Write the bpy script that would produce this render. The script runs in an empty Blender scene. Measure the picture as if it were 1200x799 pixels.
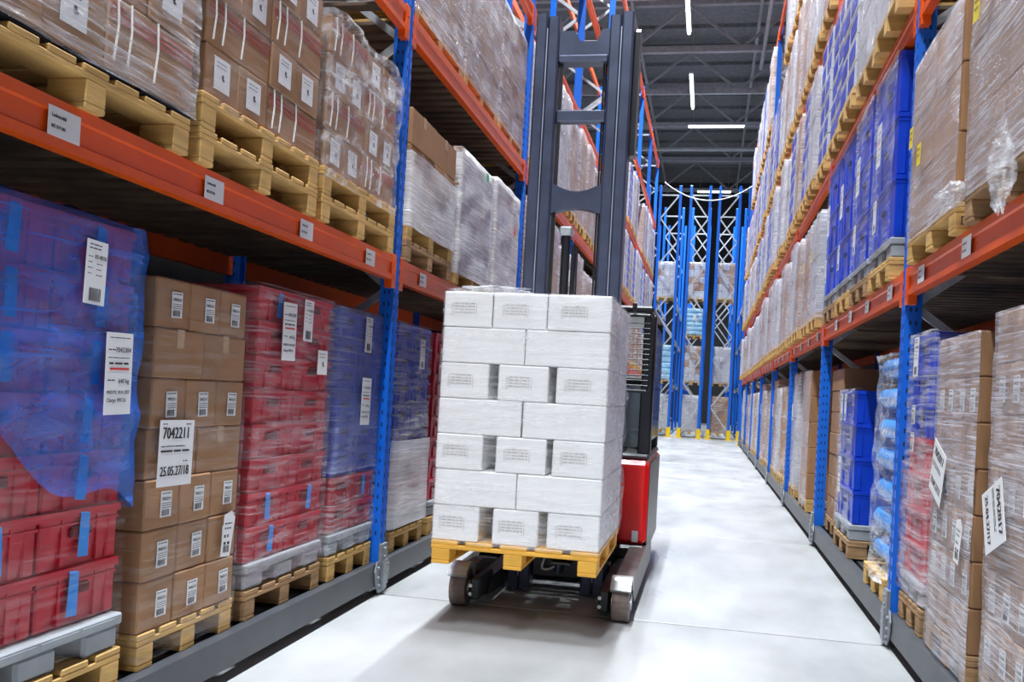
import bpy, bmesh, math, random
from mathutils import Vector, Matrix, noise

random.seed(7)
scene = bpy.context.scene
COL = scene.collection
PI = math.pi

# ------------------------------------------------------------------ camera
def make_camera():
    yaw, pitch, roll = 0.2058, 0.01038, 0.05517
    f = Vector((-math.sin(yaw)*math.cos(pitch), math.cos(yaw)*math.cos(pitch), math.sin(pitch)))
    r0 = Vector((math.cos(yaw), math.sin(yaw), 0.0)); u0 = r0.cross(f)
    r = r0*math.cos(roll) + u0*math.sin(roll); u = -r0*math.sin(roll) + u0*math.cos(roll)
    cd = bpy.data.cameras.new('camera'); cd.sensor_width = 36.0; cd.sensor_fit = 'HORIZONTAL'
    cd.lens = 1100.0/1200.0*36.0
    cd.shift_y = (448.37-399.5)/1200.0
    cd.clip_start = 0.05; cd.clip_end = 300
    co = bpy.data.objects.new('camera', cd); COL.objects.link(co)
    m = Matrix(((r.x, u.x, -f.x, 0), (r.y, u.y, -f.y, 0), (r.z, u.z, -f.z, 1.3), (0, 0, 0, 1)))
    co.matrix_world = m
    scene.camera = co
make_camera()

# ------------------------------------------------------------------ world, exposure
w = bpy.data.worlds.new('world'); scene.world = w; w.use_nodes = True
bg = w.node_tree.nodes['Background']; bg.inputs[0].default_value = (0.80, 0.88, 1.0, 1); bg.inputs[1].default_value = 0.40
scene.view_settings.view_transform = 'Standard'; scene.view_settings.look = 'None'
scene.view_settings.gamma = 1.0; scene.view_settings.use_curve_mapping = False
scene.view_settings.exposure = -0.60
LAMP_W = 1450.0
scene.cycles.transparent_max_bounces = 16
scene.cycles.max_bounces = 7

# ------------------------------------------------------------------ materials
MATS = {}
def _new(name):
    m = bpy.data.materials.new(name); m.use_nodes = True
    nt = m.node_tree; b = nt.nodes['Principled BSDF']
    MATS[name] = m
    return m, nt, b
def mat(name, col, rough=0.5, metal=0.0, var=0.12, scale=6.0, bump=0.0, bscale=40.0, stretch=(1, 1, 1), spec=0.5, emit=None):
    if name in MATS: return MATS[name]
    m, nt, b = _new(name)
    tc = nt.nodes.new('ShaderNodeTexCoord'); mp = nt.nodes.new('ShaderNodeMapping')
    mp.inputs['Scale'].default_value = stretch
    oi = nt.nodes.new('ShaderNodeObjectInfo')
    ad = nt.nodes.new('ShaderNodeVectorMath'); ad.operation = 'MULTIPLY_ADD'
    nt.links.new(tc.outputs['Object'], mp.inputs['Vector'])
    cb = nt.nodes.new('ShaderNodeCombineXYZ')
    for k in range(3): nt.links.new(oi.outputs['Random'], cb.inputs[k])
    nt.links.new(cb.outputs[0], ad.inputs[0]); ad.inputs[1].default_value = (37, 53, 71)
    nt.links.new(mp.outputs[0], ad.inputs[2])
    nz = nt.nodes.new('ShaderNodeTexNoise'); nz.inputs['Scale'].default_value = scale; nz.inputs['Detail'].default_value = 4
    nt.links.new(ad.outputs[0], nz.inputs['Vector'])
    mr = nt.nodes.new('ShaderNodeMapRange'); mr.inputs[1].default_value = 0.3; mr.inputs[2].default_value = 0.7
    mr.inputs[3].default_value = 1-var; mr.inputs[4].default_value = 1+var
    nt.links.new(nz.outputs[0], mr.inputs[0])
    mx = nt.nodes.new('ShaderNodeVectorMath'); mx.operation = 'SCALE'; mx.inputs[0].default_value = col
    nt.links.new(mr.outputs[0], mx.inputs['Scale'])
    nt.links.new(mx.outputs[0], b.inputs['Base Color'])
    b.inputs['Roughness'].default_value = rough; b.inputs['Metallic'].default_value = metal
    b.inputs['Specular IOR Level'].default_value = spec
    if bump:
        n2 = nt.nodes.new('ShaderNodeTexNoise'); n2.inputs['Scale'].default_value = bscale
        nt.links.new(ad.outputs[0], n2.inputs['Vector'])
        bp = nt.nodes.new('ShaderNodeBump'); bp.inputs['Strength'].default_value = bump; bp.inputs['Distance'].default_value = 0.01
        nt.links.new(n2.outputs[0], bp.inputs['Height']); nt.links.new(bp.outputs[0], b.inputs['Normal'])
    if emit:
        b.inputs['Emission Color'].default_value = (*emit[0], 1); b.inputs['Emission Strength'].default_value = emit[1]
    return m
def film_mat(name, col, a0, a1, rough=0.16, sc=(2.0, 2.0, 26.0), tilt=0.12, bump=0.6, lo=0.45, hi=0.72):
    """stretch film: streaky partial transparency with glossy wrinkles"""
    m, nt, b = _new(name)
    tc = nt.nodes.new('ShaderNodeTexCoord'); mp = nt.nodes.new('ShaderNodeMapping')
    mp.inputs['Scale'].default_value = sc; mp.inputs['Rotation'].default_value = (0.05, tilt, 0)
    oi = nt.nodes.new('ShaderNodeObjectInfo'); cb = nt.nodes.new('ShaderNodeCombineXYZ')
    for k in range(3): nt.links.new(oi.outputs['Random'], cb.inputs[k])
    ad = nt.nodes.new('ShaderNodeVectorMath'); ad.operation = 'MULTIPLY_ADD'; ad.inputs[1].default_value = (17, 43, 61)
    nt.links.new(tc.outputs['Object'], mp.inputs['Vector'])
    nt.links.new(cb.outputs[0], ad.inputs[0]); nt.links.new(mp.outputs[0], ad.inputs[2])
    nz = nt.nodes.new('ShaderNodeTexNoise'); nz.inputs['Scale'].default_value = 1.6; nz.inputs['Detail'].default_value = 6
    nz.inputs['Roughness'].default_value = 0.65; nz.inputs['Distortion'].default_value = 0.6
    nt.links.new(ad.outputs[0], nz.inputs['Vector'])
    big = nt.nodes.new('ShaderNodeTexNoise'); big.inputs['Scale'].default_value = 3.0; big.inputs['Detail'].default_value = 2
    nt.links.new(tc.outputs['Object'], big.inputs['Vector'])
    sm = nt.nodes.new('ShaderNodeMath'); sm.operation = 'MULTIPLY_ADD'; sm.inputs[1].default_value = 0.45
    nt.links.new(big.outputs[0], sm.inputs[0]); nt.links.new(nz.outputs[0], sm.inputs[2])
    mr = nt.nodes.new('ShaderNodeMapRange'); mr.inputs[1].default_value = lo+0.2; mr.inputs[2].default_value = hi+0.25
    mr.inputs[3].default_value = a0; mr.inputs[4].default_value = a1
    nt.links.new(sm.outputs[0], mr.inputs[0])
    m2 = nt.nodes.new('ShaderNodeMapping'); m2.inputs['Scale'].default_value = (1.3, 1.3, sc[2]*3.2); m2.inputs['Rotation'].default_value = (0.1, tilt*1.6+0.05, 0)
    nt.links.new(tc.outputs['Object'], m2.inputs['Vector'])
    a2 = nt.nodes.new('ShaderNodeVectorMath'); a2.operation = 'MULTIPLY_ADD'; a2.inputs[1].default_value = (29, 11, 83)
    nt.links.new(cb.outputs[0], a2.inputs[0]); nt.links.new(m2.outputs[0], a2.inputs[2])
    fn = nt.nodes.new('ShaderNodeTexNoise'); fn.inputs['Scale'].default_value = 1.0; fn.inputs['Detail'].default_value = 3  # thin whitish streaks: film glints painted into the alpha
    nt.links.new(a2.outputs[0], fn.inputs['Vector'])
    fr_ = nt.nodes.new('ShaderNodeMapRange'); fr_.inputs[1].default_value = 0.60; fr_.inputs[2].default_value = 0.72; fr_.inputs[3].default_value = 0.0; fr_.inputs[4].default_value = a1*0.6
    nt.links.new(fn.outputs[0], fr_.inputs[0])
    sa = nt.nodes.new('ShaderNodeMath'); sa.operation = 'ADD'; sa.use_clamp = True
    nt.links.new(mr.outputs[0], sa.inputs[0]); nt.links.new(fr_.outputs[0], sa.inputs[1]); nt.links.new(sa.outputs[0], b.inputs['Alpha'])
    b.inputs['Base Color'].default_value = (*col, 1); b.inputs['Roughness'].default_value = rough
    b.inputs['Specular IOR Level'].default_value = 0.8
    bp = nt.nodes.new('ShaderNodeBump'); bp.inputs['Strength'].default_value = bump; bp.inputs['Distance'].default_value = 0.02
    nt.links.new(nz.outputs[0], bp.inputs['Height']); nt.links.new(bp.outputs[0], b.inputs['Normal'])
    return m

KRAFT = mat('kraft_board', (0.37, 0.19, 0.082), 0.7, var=0.12, scale=5, bump=0.05)
KRAFT2 = mat('dark_kraft_board', (0.30, 0.155, 0.07), 0.7, var=0.14, scale=5, bump=0.05)
TAPE = mat('packing_tape', (0.50, 0.31, 0.16), 0.25, var=0.05)
WHITEBOX = mat('white_board', (0.93, 0.935, 0.94), 0.55, var=0.03, scale=4)
PRINT = mat('grey_print', (0.52, 0.51, 0.49), 0.7, var=0.25, scale=60)
PAPER = mat('label_paper', (0.85, 0.86, 0.88), 0.5, var=0.03)
INK = mat('black_ink', (0.03, 0.03, 0.035), 0.6, var=0.1)
REDINK = mat('red_ink', (0.7, 0.05, 0.05), 0.6, var=0.1)
REDSTRIPE = mat('red_box_stripe', (0.45, 0.06, 0.05), 0.6, var=0.2, scale=20)
STRAP = mat('white_strap', (0.85, 0.85, 0.83), 0.4, var=0.05)
CR_RED = mat('red_crate_plastic', (0.56, 0.006, 0.028), 0.35, var=0.12, scale=9)
CR_BLUE = mat('blue_crate_plastic', (0.004, 0.050, 0.58), 0.3, var=0.12, scale=9)
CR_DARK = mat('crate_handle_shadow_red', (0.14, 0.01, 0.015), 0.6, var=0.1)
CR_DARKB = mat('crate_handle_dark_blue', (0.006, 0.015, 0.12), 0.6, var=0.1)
BLUETAPE = mat('bright_blue_tape', (0.02, 0.28, 0.85), 0.35, var=0.1)
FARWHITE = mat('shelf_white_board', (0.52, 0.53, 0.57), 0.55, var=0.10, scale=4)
FOOTST = mat('foot_plate_steel', (0.30, 0.32, 0.35), 0.4, 0.6, var=0.15, scale=14)
WOOD = mat('pallet_pine', (0.64, 0.395, 0.13), 0.7, var=0.22, scale=5, bump=0.15, bscale=30, stretch=(1, 1, 6))
WOOD2 = mat('old_pallet_wood', (0.38, 0.225, 0.105), 0.75, var=0.3, scale=5, bump=0.2, bscale=30, stretch=(1, 1, 6))
YWOOD = mat('yellow_pallet_wood', (0.86, 0.46, 0.06), 0.6, var=0.15, scale=5, bump=0.1, bscale=30)
SLAT = mat('deck_timber', (0.145, 0.10, 0.07), 0.8, var=0.35, scale=4)
GREYPL = mat('grey_plastic_pallet', (0.34, 0.37, 0.40), 0.45, var=0.12, scale=8)
ORANGE = mat('orange_beam_paint', (0.84, 0.105, 0.005), 0.36, var=0.1, scale=3)
BLUE = mat('blue_upright_paint', (0.003, 0.135, 0.68), 0.36, var=0.08, scale=3)
HOLE = mat('upright_slot_dark', (0.004, 0.02, 0.10), 0.8, var=0.1)
GALV = mat('galvanised_steel', (0.62, 0.66, 0.69), 0.35, 0.7, var=0.15, scale=14)
CARRIAGE = mat('grey_carriage_paint', (0.055, 0.062, 0.076), 0.4, var=0.15, scale=6)
DARK = mat('black_rubber', (0.012, 0.012, 0.014), 0.7, var=0.2)
MASTM = mat('dark_mast_steel', (0.080, 0.095, 0.150), 0.33, 0.5, var=0.2, scale=5)
MASTHL = mat('mast_highlight', (0.45, 0.48, 0.58), 0.3, 0.6, var=0.2)  # pale tone for the highlight painted down each mast side
TRUCKRED = mat('red_truck_paint', (0.82, 0.012, 0.012), 0.25, var=0.05)
TRUCKBLK = mat('black_truck_paint', (0.016, 0.018, 0.022), 0.35, var=0.2)
LEGM = mat('worn_leg_steel', (0.15, 0.14, 0.135), 0.42, 0.4, var=0.3, scale=9)
WHEELM = mat('brown_polyurethane_tyre', (0.17, 0.125, 0.11), 0.5, var=0.2, scale=20)
YELLOW = mat('yellow_paint', (0.90, 0.62, 0.01), 0.45, var=0.08)
YTAG = mat('yellow_paper', (0.88, 0.70, 0.02), 0.5, var=0.05)
GREENTAG = mat('green_paper', (0.02, 0.55, 0.20), 0.5, var=0.05)
REDTAG = mat('red_paper', (0.80, 0.10, 0.03), 0.5, var=0.05)
SACK = mat('pale_blue_sack', (0.35, 0.66, 0.86), 0.4, var=0.2, scale=5)
BAG = mat('bright_blue_bag', (0.01, 0.34, 0.90), 0.25, var=0.2, scale=6, bump=0.4, bscale=12)
ROOF = mat('roof_sheet', (0.24, 0.245, 0.265), 0.6, var=0.2)
TRUSS = mat('truss_grey_paint', (0.45, 0.46, 0.50), 0.5, var=0.15)
WALLM = mat('wall_panel_grey', (0.045, 0.046, 0.052), 0.7, var=0.15)
TUBE = mat('lamp_tube_glow', (0.9, 0.95, 1.0), 0.4, var=0.0, emit=((0.86, 0.94, 1.0), 14.0))
HOUSING = mat('lamp_housing', (0.55, 0.56, 0.58), 0.4, var=0.05)
HOSE = mat('black_hose', (0.02, 0.02, 0.025), 0.45, var=0.1)
CABLEW = mat('pale_cable', (0.65, 0.68, 0.70), 0.5, var=0.05)
JOINT = mat('joint_filler_dark', (0.10, 0.10, 0.10), 0.8, var=0.2)
PINKIN = mat('pink_goods', (0.75, 0.30, 0.34), 0.5, var=0.2, scale=8)
FILM = film_mat('clear_stretch_film', (0.92, 0.93, 0.97), 0.05, 0.60)
FILMT = film_mat('thin_stretch_film', (0.95, 0.95, 0.98), 0.01, 0.20)
FILMH = film_mat('heavy_stretch_film', (0.84, 0.82, 0.89), 0.22, 0.84, sc=(2.2, 2.2, 48), tilt=0.62, bump=0.8)
FILMM = film_mat('milky_stretch_film', (0.95, 0.94, 0.96), 0.58, 0.95, sc=(2.5, 2.5, 40), tilt=-0.25, bump=0.8)
FILMC = film_mat('crinkled_film', (0.95, 0.95, 0.98), 0.08, 0.62, rough=0.12, sc=(7, 7, 10), tilt=0.5, bump=1.0)
FILMW = film_mat('glossy_thin_film', (0.96, 0.96, 0.98), 0.05, 0.40, rough=0.12, sc=(1.6, 1.6, 22), tilt=0.10, bump=0.35)
FILMP = film_mat('pink_tinted_film_layers', (0.94, 0.74, 0.80), 0.05, 0.50, bump=0.9)
FILMB = film_mat('blue_cover_film', (0.02, 0.20, 0.86), 0.42, 0.72, rough=0.12, sc=(3, 3, 8), tilt=0.6, bump=0.5)
FILMV = film_mat('violet_grey_film', (0.42, 0.48, 0.80), 0.30, 0.62)

def glass_mat():
    m, nt, b = _new('cab_glass')
    b.inputs['Base Color'].default_value = (0.25, 0.3, 0.34, 1); b.inputs['Roughness'].default_value = 0.05
    b.inputs['Alpha'].default_value = 0.35
    return m
GLASS = glass_mat()
def floor_mat():
    m, nt, b = _new('polished_concrete')
    tc = nt.nodes.new('ShaderNodeTexCoord')
    n1 = nt.nodes.new('ShaderNodeTexNoise'); n1.inputs['Scale'].default_value = 0.9; n1.inputs['Detail'].default_value = 7; n1.inputs['Roughness'].default_value = 0.62
    mp = nt.nodes.new('ShaderNodeMapping'); mp.inputs['Scale'].default_value = (1.0, 0.45, 1)
    oi = nt.nodes.new('ShaderNodeObjectInfo'); av = nt.nodes.new('ShaderNodeVectorMath'); av.operation = 'ADD'
    nt.links.new(tc.outputs['Object'], mp.inputs[0]); nt.links.new(mp.outputs[0], av.inputs[0]); nt.links.new(oi.outputs['Location'], av.inputs[1])
    nt.links.new(av.outputs[0], n1.inputs['Vector'])
    cr = nt.nodes.new('ShaderNodeValToRGB')
    cr.color_ramp.elements[0].position = 0.30; cr.color_ramp.elements[0].color = (0.27, 0.285, 0.285, 1)
    cr.color_ramp.elements[1].position = 0.66; cr.color_ramp.elements[1].color = (0.51, 0.52, 0.53, 1)
    nt.links.new(n1.outputs[0], cr.inputs[0]); nt.links.new(cr.outputs[0], b.inputs['Base Color'])
    n2 = nt.nodes.new('ShaderNodeTexNoise'); n2.inputs['Scale'].default_value = 2.5; n2.inputs['Detail'].default_value = 5
    nt.links.new(av.outputs[0], n2.inputs['Vector'])
    mr = nt.nodes.new('ShaderNodeMapRange'); mr.inputs[3].default_value = 0.18; mr.inputs[4].default_value = 0.50
    nt.links.new(n2.outputs[0], mr.inputs[0]); nt.links.new(mr.outputs[0], b.inputs['Roughness'])
    return m
FLOORM = floor_mat()

# ------------------------------------------------------------------ mesh helpers
class MB:
    def __init__(s): s.v = []; s.f = []; s.m = []
    def add(s, vs, fs, mi=0):
        o = len(s.v); s.v += [tuple(p) for p in vs]
        s.f += [tuple(i+o for i in f) for f in fs]; s.m += [mi]*len(fs); return s
    def box(s, x0, x1, y0, y1, z0, z1, mi=0):
        return s.add([(x0, y0, z0), (x1, y0, z0), (x1, y1, z0), (x0, y1, z0), (x0, y0, z1), (x1, y0, z1), (x1, y1, z1), (x0, y1, z1)],
                     [(0, 3, 2, 1), (4, 5, 6, 7), (0, 1, 5, 4), (1, 2, 6, 5), (2, 3, 7, 6), (3, 0, 4, 7)], mi)
    def cbox(s, x0, x1, y0, y1, z0, z1, b=0.006, mi=0):
        """box with chamfered edges"""
        b = min(b, (x1-x0)*.45, (y1-y0)*.45, (z1-z0)*.45)
        vs = []; idx = {}
        for sx in (0, 1):
            for sy in (0, 1):
                for sz in (0, 1):
                    X = (x0, x1)[sx]; Y = (y0, y1)[sy]; Z = (z0, z1)[sz]
                    ix = b if sx == 0 else -b; iy = b if sy == 0 else -b; iz = b if sz == 0 else -b
                    for k, p in enumerate(((X, Y+iy, Z+iz), (X+ix, Y, Z+iz), (X+ix, Y+iy, Z))):
                        idx[(sx, sy, sz, k)] = len(vs); vs.append(p)
        c = Vector(((x0+x1)/2, (y0+y1)/2, (z0+z1)/2)); fs = []
        def face(l):
            a, bb, cc = (Vector(vs[l[0]]), Vector(vs[l[1]]), Vector(vs[l[2]]))
            n = (bb-a).cross(cc-a); mid = sum((Vector(vs[i]) for i in l), Vector())/len(l)
            fs.append(tuple(l) if n.dot(mid-c) > 0 else tuple(reversed(l)))
        q = ((0, 0), (1, 0), (1, 1), (0, 1))
        for t in (0, 1):
            face([idx[(t, a, bb, 0)] for a, bb in q]); face([idx[(a, t, bb, 1)] for a, bb in q]); face([idx[(a, bb, t, 2)] for a, bb in q])
        for a in (0, 1):
            for bb in (0, 1):
                face([idx[(0, a, bb, 1)], idx[(1, a, bb, 1)], idx[(1, a, bb, 2)], idx[(0, a, bb, 2)]])
                face([idx[(a, 0, bb, 0)], idx[(a, 1, bb, 0)], idx[(a, 1, bb, 2)], idx[(a, 0, bb, 2)]])
                face([idx[(a, bb, 0, 0)], idx[(a, bb, 1, 0)], idx[(a, bb, 1, 1)], idx[(a, bb, 0, 1)]])
                for d in (0, 1): face([idx[(a, bb, d, 0)], idx[(a, bb, d, 1)], idx[(a, bb, d, 2)]])
        return s.add(vs, fs, mi)
    def bar(s, p, q, wd, th, mi=0):
        """rectangular bar from p to q"""
        p = Vector(p); q = Vector(q); d = (q-p).normalized()
        a = d.cross(Vector((0, 0, 1)));
        if a.length < 1e-3: a = Vector((1, 0, 0))
        a.normalize(); b = d.cross(a)
        vs = []
        for e in (p, q):
            for sa, sb in ((-1, -1), (1, -1), (1, 1), (-1, 1)): vs.append(e+a*sa*wd/2+b*sb*th/2)
        return s.add(vs, [(0, 1, 2, 3), (7, 6, 5, 4), (0, 4, 5, 1), (1, 5, 6, 2), (2, 6, 7, 3), (3, 7, 4, 0)], mi)
    def tube(s, pts, r, n=8, mi=0):
        pts = [Vector(p) for p in pts]; vs = []; fs = []
        for i, p in enumerate(pts):
            d = (pts[min(i+1, len(pts)-1)]-pts[max(i-1, 0)]).normalized()
            a = d.cross(Vector((0.13, 0.21, 0.97))).normalized(); b = d.cross(a)
            for k in range(n): t = 2*PI*k/n; vs.append(p+a*math.cos(t)*r+b*math.sin(t)*r)
        for i in range(len(pts)-1):
            for k in range(n): fs.append((i*n+k, i*n+(k+1) % n, (i+1)*n+(k+1) % n, (i+1)*n+k))
        fs.append(tuple(range(n-1, -1, -1))); fs.append(tuple((len(pts)-1)*n+k for k in range(n)))
        return s.add(vs, fs, mi)
    def prism(s, poly, axis, a, b, mi=0):
        """poly of 2d points extruded along axis 'x','y','z' from a to b"""
        n = len(poly); vs = []
        for t in (a, b):
            for (p, q) in poly: vs.append({'x': (t, p, q), 'y': (p, t, q), 'z': (p, q, t)}[axis])
        fs = [tuple(range(n)), tuple(range(2*n-1, n-1, -1))]+[(k, k+n, (k+1) % n+n, (k+1) % n) for k in range(n)]
        return s.add(vs, fs, mi)
    def mesh(s, name, mats, smooth=False):
        me = bpy.data.meshes.new(name); me.from_pydata(s.v, [], s.f)
        for m in (mats if isinstance(mats, (list, tuple)) else [mats]): me.materials.append(m)
        if any(s.m): me.polygons.foreach_set('material_index', s.m)
        bm = bmesh.new(); bm.from_mesh(me); bmesh.ops.recalc_face_normals(bm, faces=bm.faces); bm.to_mesh(me); bm.free()
        if smooth: me.polygons.foreach_set('use_smooth', [True]*len(me.polygons))
        me.update(); return me
CACHE = {}
def cached(key, fn):
    if key not in CACHE: CACHE[key] = fn()
    return CACHE[key]

def ob(name, me, parent=None, loc=(0, 0, 0), rot=(0, 0, 0)):
    o = bpy.data.objects.new(name, me); COL.objects.link(o)
    o.location = loc; o.rotation_euler = rot
    if parent: o.parent = parent
    return o
def tag(o, label, cat, group=None):
    o['label'] = label; o['category'] = cat
    if group: o['group'] = group
    return o
def empty(name, loc, rz=0.0):
    o = ob(name, None, None, loc, (0, 0, rz)); o.empty_display_size = 0.1; return o
def struct(o): o['kind'] = 'structure'; return o
ORD = ['zeroth', 'first', 'second', 'third', 'fourth', 'fifth', 'sixth', 'seventh', 'eighth', 'ninth', 'tenth', 'eleventh', 'twelfth',
       'thirteenth', 'fourteenth', 'fifteenth', 'sixteenth', 'seventeenth', 'eighteenth', 'nineteenth', 'twentieth', 'twenty-first', 'twenty-second', 'twenty-third', 'twenty-fourth', 'twenty-fifth', 'twenty-sixth', 'twenty-seventh', 'twenty-eighth', 'twenty-ninth', 'thirtieth']
def layername(k, n):
    if k == 0: return 'bottom layer'
    if k == n-1: return 'top layer'
    return ORD[k+1]+' layer up'
def colname(c, n):
    if n == 1: return ''
    if n == 2: return ('left', 'right')[c]+' column'
    if n == 3: return ('left', 'middle', 'right')[c]+' column'
    return ORD[c+1]+' column from left'

class Frame:
    """front-left-bottom corner of a load; u along its aisle face, v inward, z up"""
    def __init__(s, side, x, y0, y1, z):
        s.w = y1-y0; s.side = side
        if side == 'L': s.o = Vector((x, y0, z)); s.rz = PI/2
        elif side == 'R': s.o = Vector((x, y1, z)); s.rz = -PI/2
        else: s.o = Vector((y0, x, z)); s.rz = 0.0      # 'F': faces -Y, x is the y-plane, y0..y1 the x range
        s.c, s.s = round(math.cos(s.rz)), round(math.sin(s.rz))
    def p(s, u, v, z): return Vector((s.o.x+u*s.c-v*s.s, s.o.y+u*s.s+v*s.c, s.o.z+z))

# ------------------------------------------------------------------ stickers
def font_geo(text, size, align='CENTER'):
    cu = bpy.data.curves.new('t', 'FONT'); cu.body = text; cu.size = size; cu.align_x = align; cu.resolution_u = 2
    o = bpy.data.objects.new('t', cu); COL.objects.link(o)
    me = o.to_mesh()
    vs = [(v.co.x, v.co.y) for v in me.vertices]; fs = [tuple(p.vertices) for p in me.polygons]
    o.to_mesh_clear(); bpy.data.objects.remove(o); bpy.data.curves.remove(cu)
    return vs, fs
def add_text(mb, text, size, cx, cz, mi=1, align='CENTER', bold=0.0, sx=1.0):
    vs, fs = font_geo(text, size, align)
    for dx in ((-bold, bold) if bold else (0,)):
        mb.add([(cx+x*sx+dx, -0.0016, cz+y) for x, y in vs], fs, mi)
def rect(mb, x0, x1, z0, z1, mi=1, y=-0.0015): mb.add([(x0, y, z0), (x1, y, z0), (x1, y, z1), (x0, y, z1)], [(0, 1, 2, 3)], mi)
def sticker_mesh(kind):
    mb = MB(); rnd = random.Random(kind)
    def paper(w, h): mb.box(-w/2, w/2, -0.0008, 0.0004, -h/2, h/2, 0)
    def lines(x0, x1, z1, n, dz, t):
        for i in range(n):
            x = x0
            while x < x1-0.004:
                l = min(x1-x, rnd.uniform(0.3, 1)*(x1-x0)*0.4+0.004); rect(mb, x, x+l, z1-i*dz-t, z1-i*dz); x += l+t*0.9
    def bars(x0, x1, z0, z1):
        x = x0
        while x < x1: bw = rnd.choice((0.0012, 0.002, 0.003)); rect(mb, x, min(x+bw, x1), z0, z1); x += bw+rnd.choice((0.0012, 0.002))
    if kind == 'barcode':
        paper(0.072, 0.098); lines(-0.03, 0.028, 0.043, 1, 0.01, 0.004); add_text(mb, '7042211', 0.017, 0, 0.014, bold=0.0008)
        lines(-0.03, 0.03, 0.004, 3, 0.008, 0.0025); bars(-0.028, 0.02, -0.044, -0.02)
    elif kind == 'big':
        paper(0.235, 0.25); add_text(mb, '7042211', 0.062, -0.005, 0.055, bold=0.0022, sx=0.86); add_text(mb, '25.05.27/18', 0.052, -0.004, -0.085, bold=0.0018, sx=0.80)
        lines(-0.1, -0.07, 0.112, 1, 0.01, 0.004); lines(0.06, 0.1, 0.112, 1, 0.01, 0.005); lines(-0.105, 0.06, 0.028, 1, 0.01, 0.004); lines(-0.105, 0.09, 0.012, 1, 0.01, 0.008); lines(0.05, 0.09, -0.03, 1, .01, .004)
    elif kind == 'big2':
        paper(0.235, 0.25); add_text(mb, '7042017', 0.060, -0.005, 0.055, bold=0.0022, sx=0.86); add_text(mb, '25.04.27/17', 0.050, -0.004, -0.085, bold=0.0018, sx=0.80)
        lines(-0.105, 0.06, 0.025, 2, 0.014, 0.006)
    elif kind == 'shipping':
        paper(0.105, 0.205); lines(-0.04, 0.02, 0.09, 2, 0.012, 0.004); lines(-0.042, -0.02, 0.05, 4, 0.018, 0.003); add_text(mb, '03-0026', 0.018, 0.018, 0.045, bold=0.0008)
        lines(0.0, 0.03, 0.03, 3, 0.018, 0.003); bars(-0.028, 0.032, -0.092, -0.05)
    elif kind == 'document':
        paper(0.145, 0.275); lines(-0.055, 0.055, 0.122, 1, 0.01, 0.003); add_text(mb, '7042304', 0.024, 0.02, 0.072, bold=0.0007); lines(-0.06, -0.02, 0.082, 1, 0.01, 0.004)
        lines(-0.06, 0.055, 0.055, 1, .01, .003); lines(-0.055, 0.06, 0.038, 1, .01, .007)
        rect(mb, -0.05, 0.055, 0.012, 0.020, 2); lines(-0.06, -0.02, -0.02, 1, .01, .004); add_text(mb, '640 kg', 0.022, 0.028, -0.032, bold=0.0007)
        add_text(mb, 'MHD/TK: 09.01.2027', 0.0165, 0, -0.068, bold=0.0005, sx=0.86); add_text(mb, 'Charge: 090126', 0.019, -0.008, -0.095, bold=0.0005, sx=0.86)
    elif kind == 'beam':
        paper(0.145, 0.088); add_text(mb, 'Lademodul', 0.018, -0.026, 0.012, bold=0.0006, sx=0.8); add_text(mb, '002 019 001', 0.016, -0.026, -0.02, bold=.0005, sx=0.8)
    elif kind == 'plain':
        paper(0.12, 0.125); lines(-0.045, 0.03, 0.045, 2, 0.016, 0.003); rect(mb, -0.004, 0.012, -0.012, 0.004); rect(mb, 0.0, 0.018, -0.02, -0.012)
    elif kind == 'tornpaper':
        mb.add([(-.05, -.001, -.09), (.03, -.0014, -.095), (.055, -.001, .07), (.02, -.0012, .1), (-.04, -.001, .085)], [(0, 1, 2, 3, 4)], 0)
        lines(-.03, .03, .05, 2, .02, .006); lines(-.03, .02, -.0, 2, .03, .012); bars(-.03, .02, -.075, -.045)
    elif kind == 'ytag': rect(mb, -.045, .045, -.055, .055, 0, 0); lines(-.03, .03, .03, 2, .03, .008)
    elif kind == 'tag': rect(mb, -.04, .04, -.035, .035, 0, 0)
    return mb
def sticker(kind, parent, loc, rot=(0, 0, 0), name='label_sticker', paper=None):
    pm = paper or PAPER
    me = cached(('st', kind, pm.name), lambda: sticker_mesh(kind).mesh('sticker_'+kind, [pm, INK, REDINK]))
    return ob(name, me, parent, loc, rot)

# ------------------------------------------------------------------ pallets
def pallet_parts(parent, w, d, m, h=0.135, full=True):
    bw = 0.10
    def bx(key, x, y, z):
        return cached((key, x, y, z, m.name), lambda: MB().cbox(-x/2, x/2, -y/2, y/2, 0, z, 0.004).mesh(key, m))
    xs = (bw/2+.005, w/2, w-bw/2-.005); ys = (bw*.7, d/2, d-bw*.7)
    for x in xs:
        ob('bottom_skid', bx('skid', bw, d, .02), parent, (x, d/2, 0))
        for y in ys: ob('block', bx('block', bw, .14, h-.064), parent, (x, y, .02))
    for y in ys: ob('stringer_board', bx('stringer', w, .14, .022), parent, (w/2, y, h-.044))
    n = 5 if w < 1 else 7; pw = w/(n+ (n-1)*.28)
    for k in range(n): ob('deck_board', bx('deck', round(pw, 4), d, .022), parent, (pw/2+k*(w-pw)/(n-1), d/2, h-.022))
PALLETS_FAR = {}
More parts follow.
